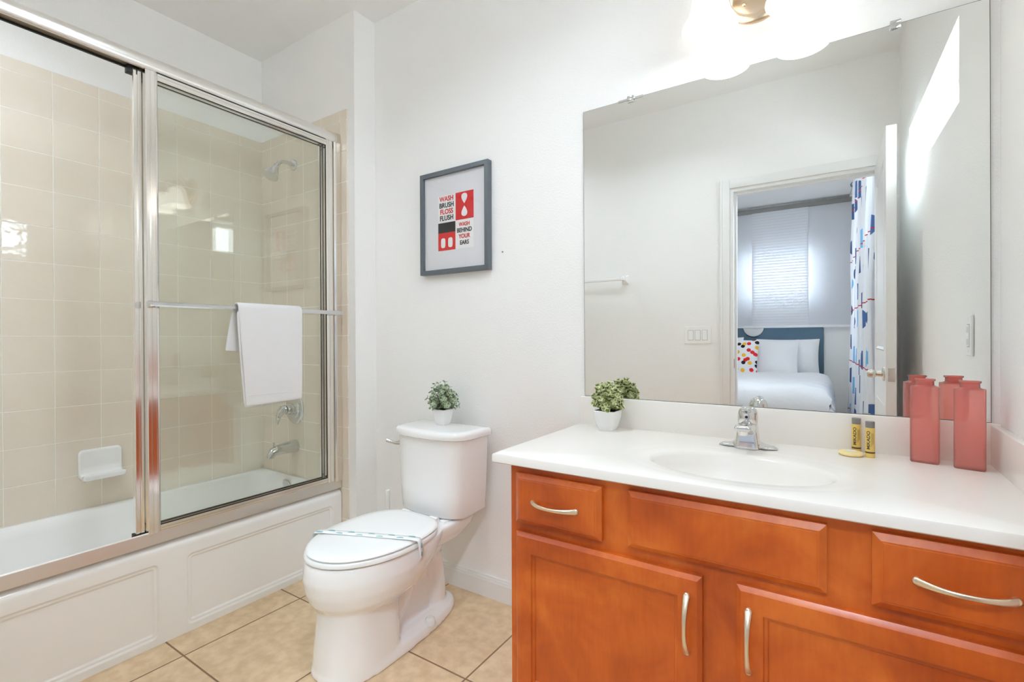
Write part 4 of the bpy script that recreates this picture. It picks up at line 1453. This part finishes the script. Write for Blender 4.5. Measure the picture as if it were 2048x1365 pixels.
# pink frosted bottles
def pink_bottle(x, y, rz, label):
    t = thing('glass_bottle', label, 'bottle', (x, y, zt), 'pink glass bottles')
    def se(a, b, z, e=3.6, n=40):
        out = []
        for i in range(n):
            q = 2 * PI * i / n
            px = a * math.copysign(abs(math.cos(q)) ** (2 / e), math.cos(q))
            py = b * math.copysign(abs(math.sin(q)) ** (2 / e), math.sin(q))
            out.append((x + px * math.cos(rz) - py * math.sin(rz), y + px * math.sin(rz) + py * math.cos(rz), zt + z))
        return out
    outer_ = [se(.0275, .016, 0, 6), se(.029, .0175, .003, 6), se(.029, .0175, .192, 6), se(.0285, .017, .1955, 6), se(.022, .0135, .197, 5), se(.0185, .0115, .199, 3), se(.0180, .0112, .209, 3), se(.0205, .0132, .2105, 3), se(.0210, .0135, .2135, 3), se(.0205, .013, .215, 3)]
    inner_ = [se(.0165, .0098, .215, 3), se(.0155, .009, .200, 3), se(.0245, .013, .1925, 5), se(.0255, .014, .188, 5), se(.0255, .014, .014, 5), se(.023, .012, .010, 5)]
    bm = NB()
    loft(bm, outer_ + inner_[:3], True, True)
    obj('body', bm, 'pink', t, 40)
pink_bottle(.2005, 1.625, -.22, 'left pink frosted glass bottle beside yellow toiletry bottles')
pink_bottle(.2815, 1.600, -.22, 'right pink frosted glass bottle nearest the side wall')

# ================================================================== MIRROR AND LIGHT
mi = thing('wall_mirror', 'large frameless wall mirror above the vanity backsplash', 'mirror', (-.22, YB, .897))
bm = NB()
bm_p = [(-.782, .8985), (.3375, .8985), (.3345, 1.9725), (-.785, 1.9725)]
prism(bm, [(a, 1.6945, b) for a, b in bm_p], (0, .001, 0))
obj('glass', bm, 'mirror', mi)
bm = NB()
bm_p = [(-.7835, .897), (.339, .897), (.336, 1.974), (-.7865, 1.974)]
prism(bm, [(a, 1.6956, b) for a, b in bm_p], (0, .0034, 0))
obj('backing', bm, 'edge', mi, label='dark mirror edge')
bm = NB()
for x0, x1 in ((-.03, .05), (-.41, -.39), (-.22, -.03), (.05, .11)):
    pass
def clip(x, wide, label):
    t = thing('mirror_clip', label, 'clip', (x, YB, 1.973), 'chrome mirror clips')
    bm = NB()
    box(bm, x - .012, x + .012, 1.6885, 1.699, 1.9745, 1.982, .0008)
    box(bm, x - .012, x + .012, 1.6885, 1.6935, 1.960, 1.9745, .0008)
    if wide:
        box(bm, x - .046, x + .046, 1.6905, 1.694, 1.9690, 1.9755, .0008)
    obj('bracket', bm, 'chrome', t)
clip(-.600, True, 'long chrome mirror clip at the upper left of the mirror')
clip(.147, False, 'short chrome mirror clip at the upper right of the mirror')

LX, LZ, LY = -.193, 2.200, 1.565
vl = thing('vanity_light', 'brushed nickel wall light with two glowing bell shades above mirror', 'light fixture', (LX, YB, LZ))
obj('backplate', lathe(NB(), [(.098, 0), (.098, -.006), (.092, -.012), (.082, -.014), (.078, -.022), (.066, -.026), (.0, -.03)], (LX, YB - .0005, LZ), 'y', 48), 'bronze', vl)
for s_ in (-1, 1):
    obj('screw_cap', lathe(NB(), [(.006, 0), (.006, -.006), (.0, -.010)], (LX + s_ * .035, YB - .026, LZ - .045), 'y', 14), 'bronze', vl)
    sx = LX + s_ * .1145
    arm = bez((LX + s_ * .03, YB - .024, LZ + .01), (LX + s_ * .05, YB - .07, LZ + .06), (sx - s_ * .02, LY, LZ + .115), (sx, LY, LZ + .033), 16)
    ar = obj('arm', tube(NB(), arm, .0065, 12), 'bronze', vl)
    obj('fitter', lathe(NB(), [(.0, 2.236), (.012, 2.235), (.026, 2.228), (.030, 2.218), (.031, 2.184), (.027, 2.182)], (sx, LY, 0), 'z', 28), 'bronze', ar)
    bm = NB()
    pr_ = [(.028, 2.138), (.036, 2.134), (.044, 2.120), (.050, 2.095), (.054, 2.068), (.060, 2.045), (.070, 2.026), (.0785, 2.012), (.0795, 2.006), (.077, 2.005), (.068, 2.024), (.058, 2.044), (.052, 2.068), (.048, 2.095), (.042, 2.118), (.034, 2.131), (.026, 2.135)]
    lathe(bm, pr_, (sx, LY, .048), 'z', 40, False, False)
    sh = obj('shade', bm, 'lampglass', vl, 60, label='glowing white bell glass shade')
    obj('bulb', lathe(NB(), [(.0, 2.045), (.014, 2.048), (.022, 2.06), (.024, 2.072), (.018, 2.09), (.012, 2.11)], (sx, LY, .048), 'z', 24), 'bulb', sh)

# ================================================================== WALL FITTINGS SEEN IN THE MIRROR
def plate(name, label, cat, pos, nrm, w, h, rockers):
    """pos: centre on the wall; nrm: out of the wall; rockers: list of (offset, kind)"""
    n = Vector(nrm).normalized(); u = Vector((0, 0, 1)); r = u.cross(n)
    c = Vector(pos)
    t = thing(name, label, cat, pos)
    def slab_(hw, hh, o0, o1, cu, cv, taper=.001):
        bm = NB()
        rg = []
        for o_, q in ((o0, 0), (o1 - taper, 0), (o1, taper)):
            rg.append([tuple(c + r * (cu + a) + u * (cv + b) + n * o_) for a, b in rrect(0, 0, hw - q, hh - q, .002, 3)])
        loft(bm, rg)
        return bm
    p = obj('cover', slab_(w / 2, h / 2, 0, .006, 0, 0, .002), 'plate', t)
    for off, kind in rockers:
        obj('gap_shade', slab_(.0182, .0347, .0056, .0063, off, 0, .0001), 'greycap', t)  # grey plate painting the shadow line around the insert
        if kind == 'rocker':
            obj('rocker', slab_(.0165, .033, .005, .0085, off, 0), 'plate', t)
        else:
            obj('insert', slab_(.0165, .033, .005, .0078, off, 0), 'plate', t)
            for z in (-.018, .018):
                obj('socket', slab_(.010, .009, .0075, .0092, off, z), 'paper', t)
    for off, kind in rockers:
        for z in (-.047, .047):
            bm = NB(); lathe(bm, [(.003, .0055), (.003, .0068), (0, .007)], c + r * off + u * z, n, 10)
            obj('screw', bm, 'plate', t)
plate('switch_plate', 'white triple rocker switch plate beside the doorway', 'switch', (-.762, YF, 1.134), (0, 1, 0), .175, .118, [(-.046, 'rocker'), (0, 'rocker'), (.046, 'rocker')])
yq = 1.412
plate('outlet_plate', 'white single outlet plate on the side wall', 'outlet', (wx(yq), yq, 1.119), (-1, -SK, 0), .078, .122, [(0, 'outlet')])
t = thing('towel_rail', 'white ceramic towel rail on the wall behind the camera', 'towel rail', (-1.5, YF, 1.545))
obj('rod', box(NB(), -1.80, -1.285, YF + .048, YF + .068, 1.538, 1.558, .003), 'ceramic', t)
for x in (-1.27, -1.82):
    bm = NB()
    rg = []
    for o_, hw, z0, z1 in ((0, .024, 1.510, 1.580), (.008, .024, 1.512, 1.578), (.02, .016, 1.528, 1.572), (.05, .014, 1.536, 1.564), (.074, .015, 1.534, 1.566), (.08, .012, 1.538, 1.562)):
        rg.append([(a, YF + o_, b) for a, b in rrect(x, (z0 + z1) / 2, hw, (z1 - z0) / 2, .006, 4)])
    loft(bm, rg)
    obj('bracket', bm, 'ceramic', t, 50)
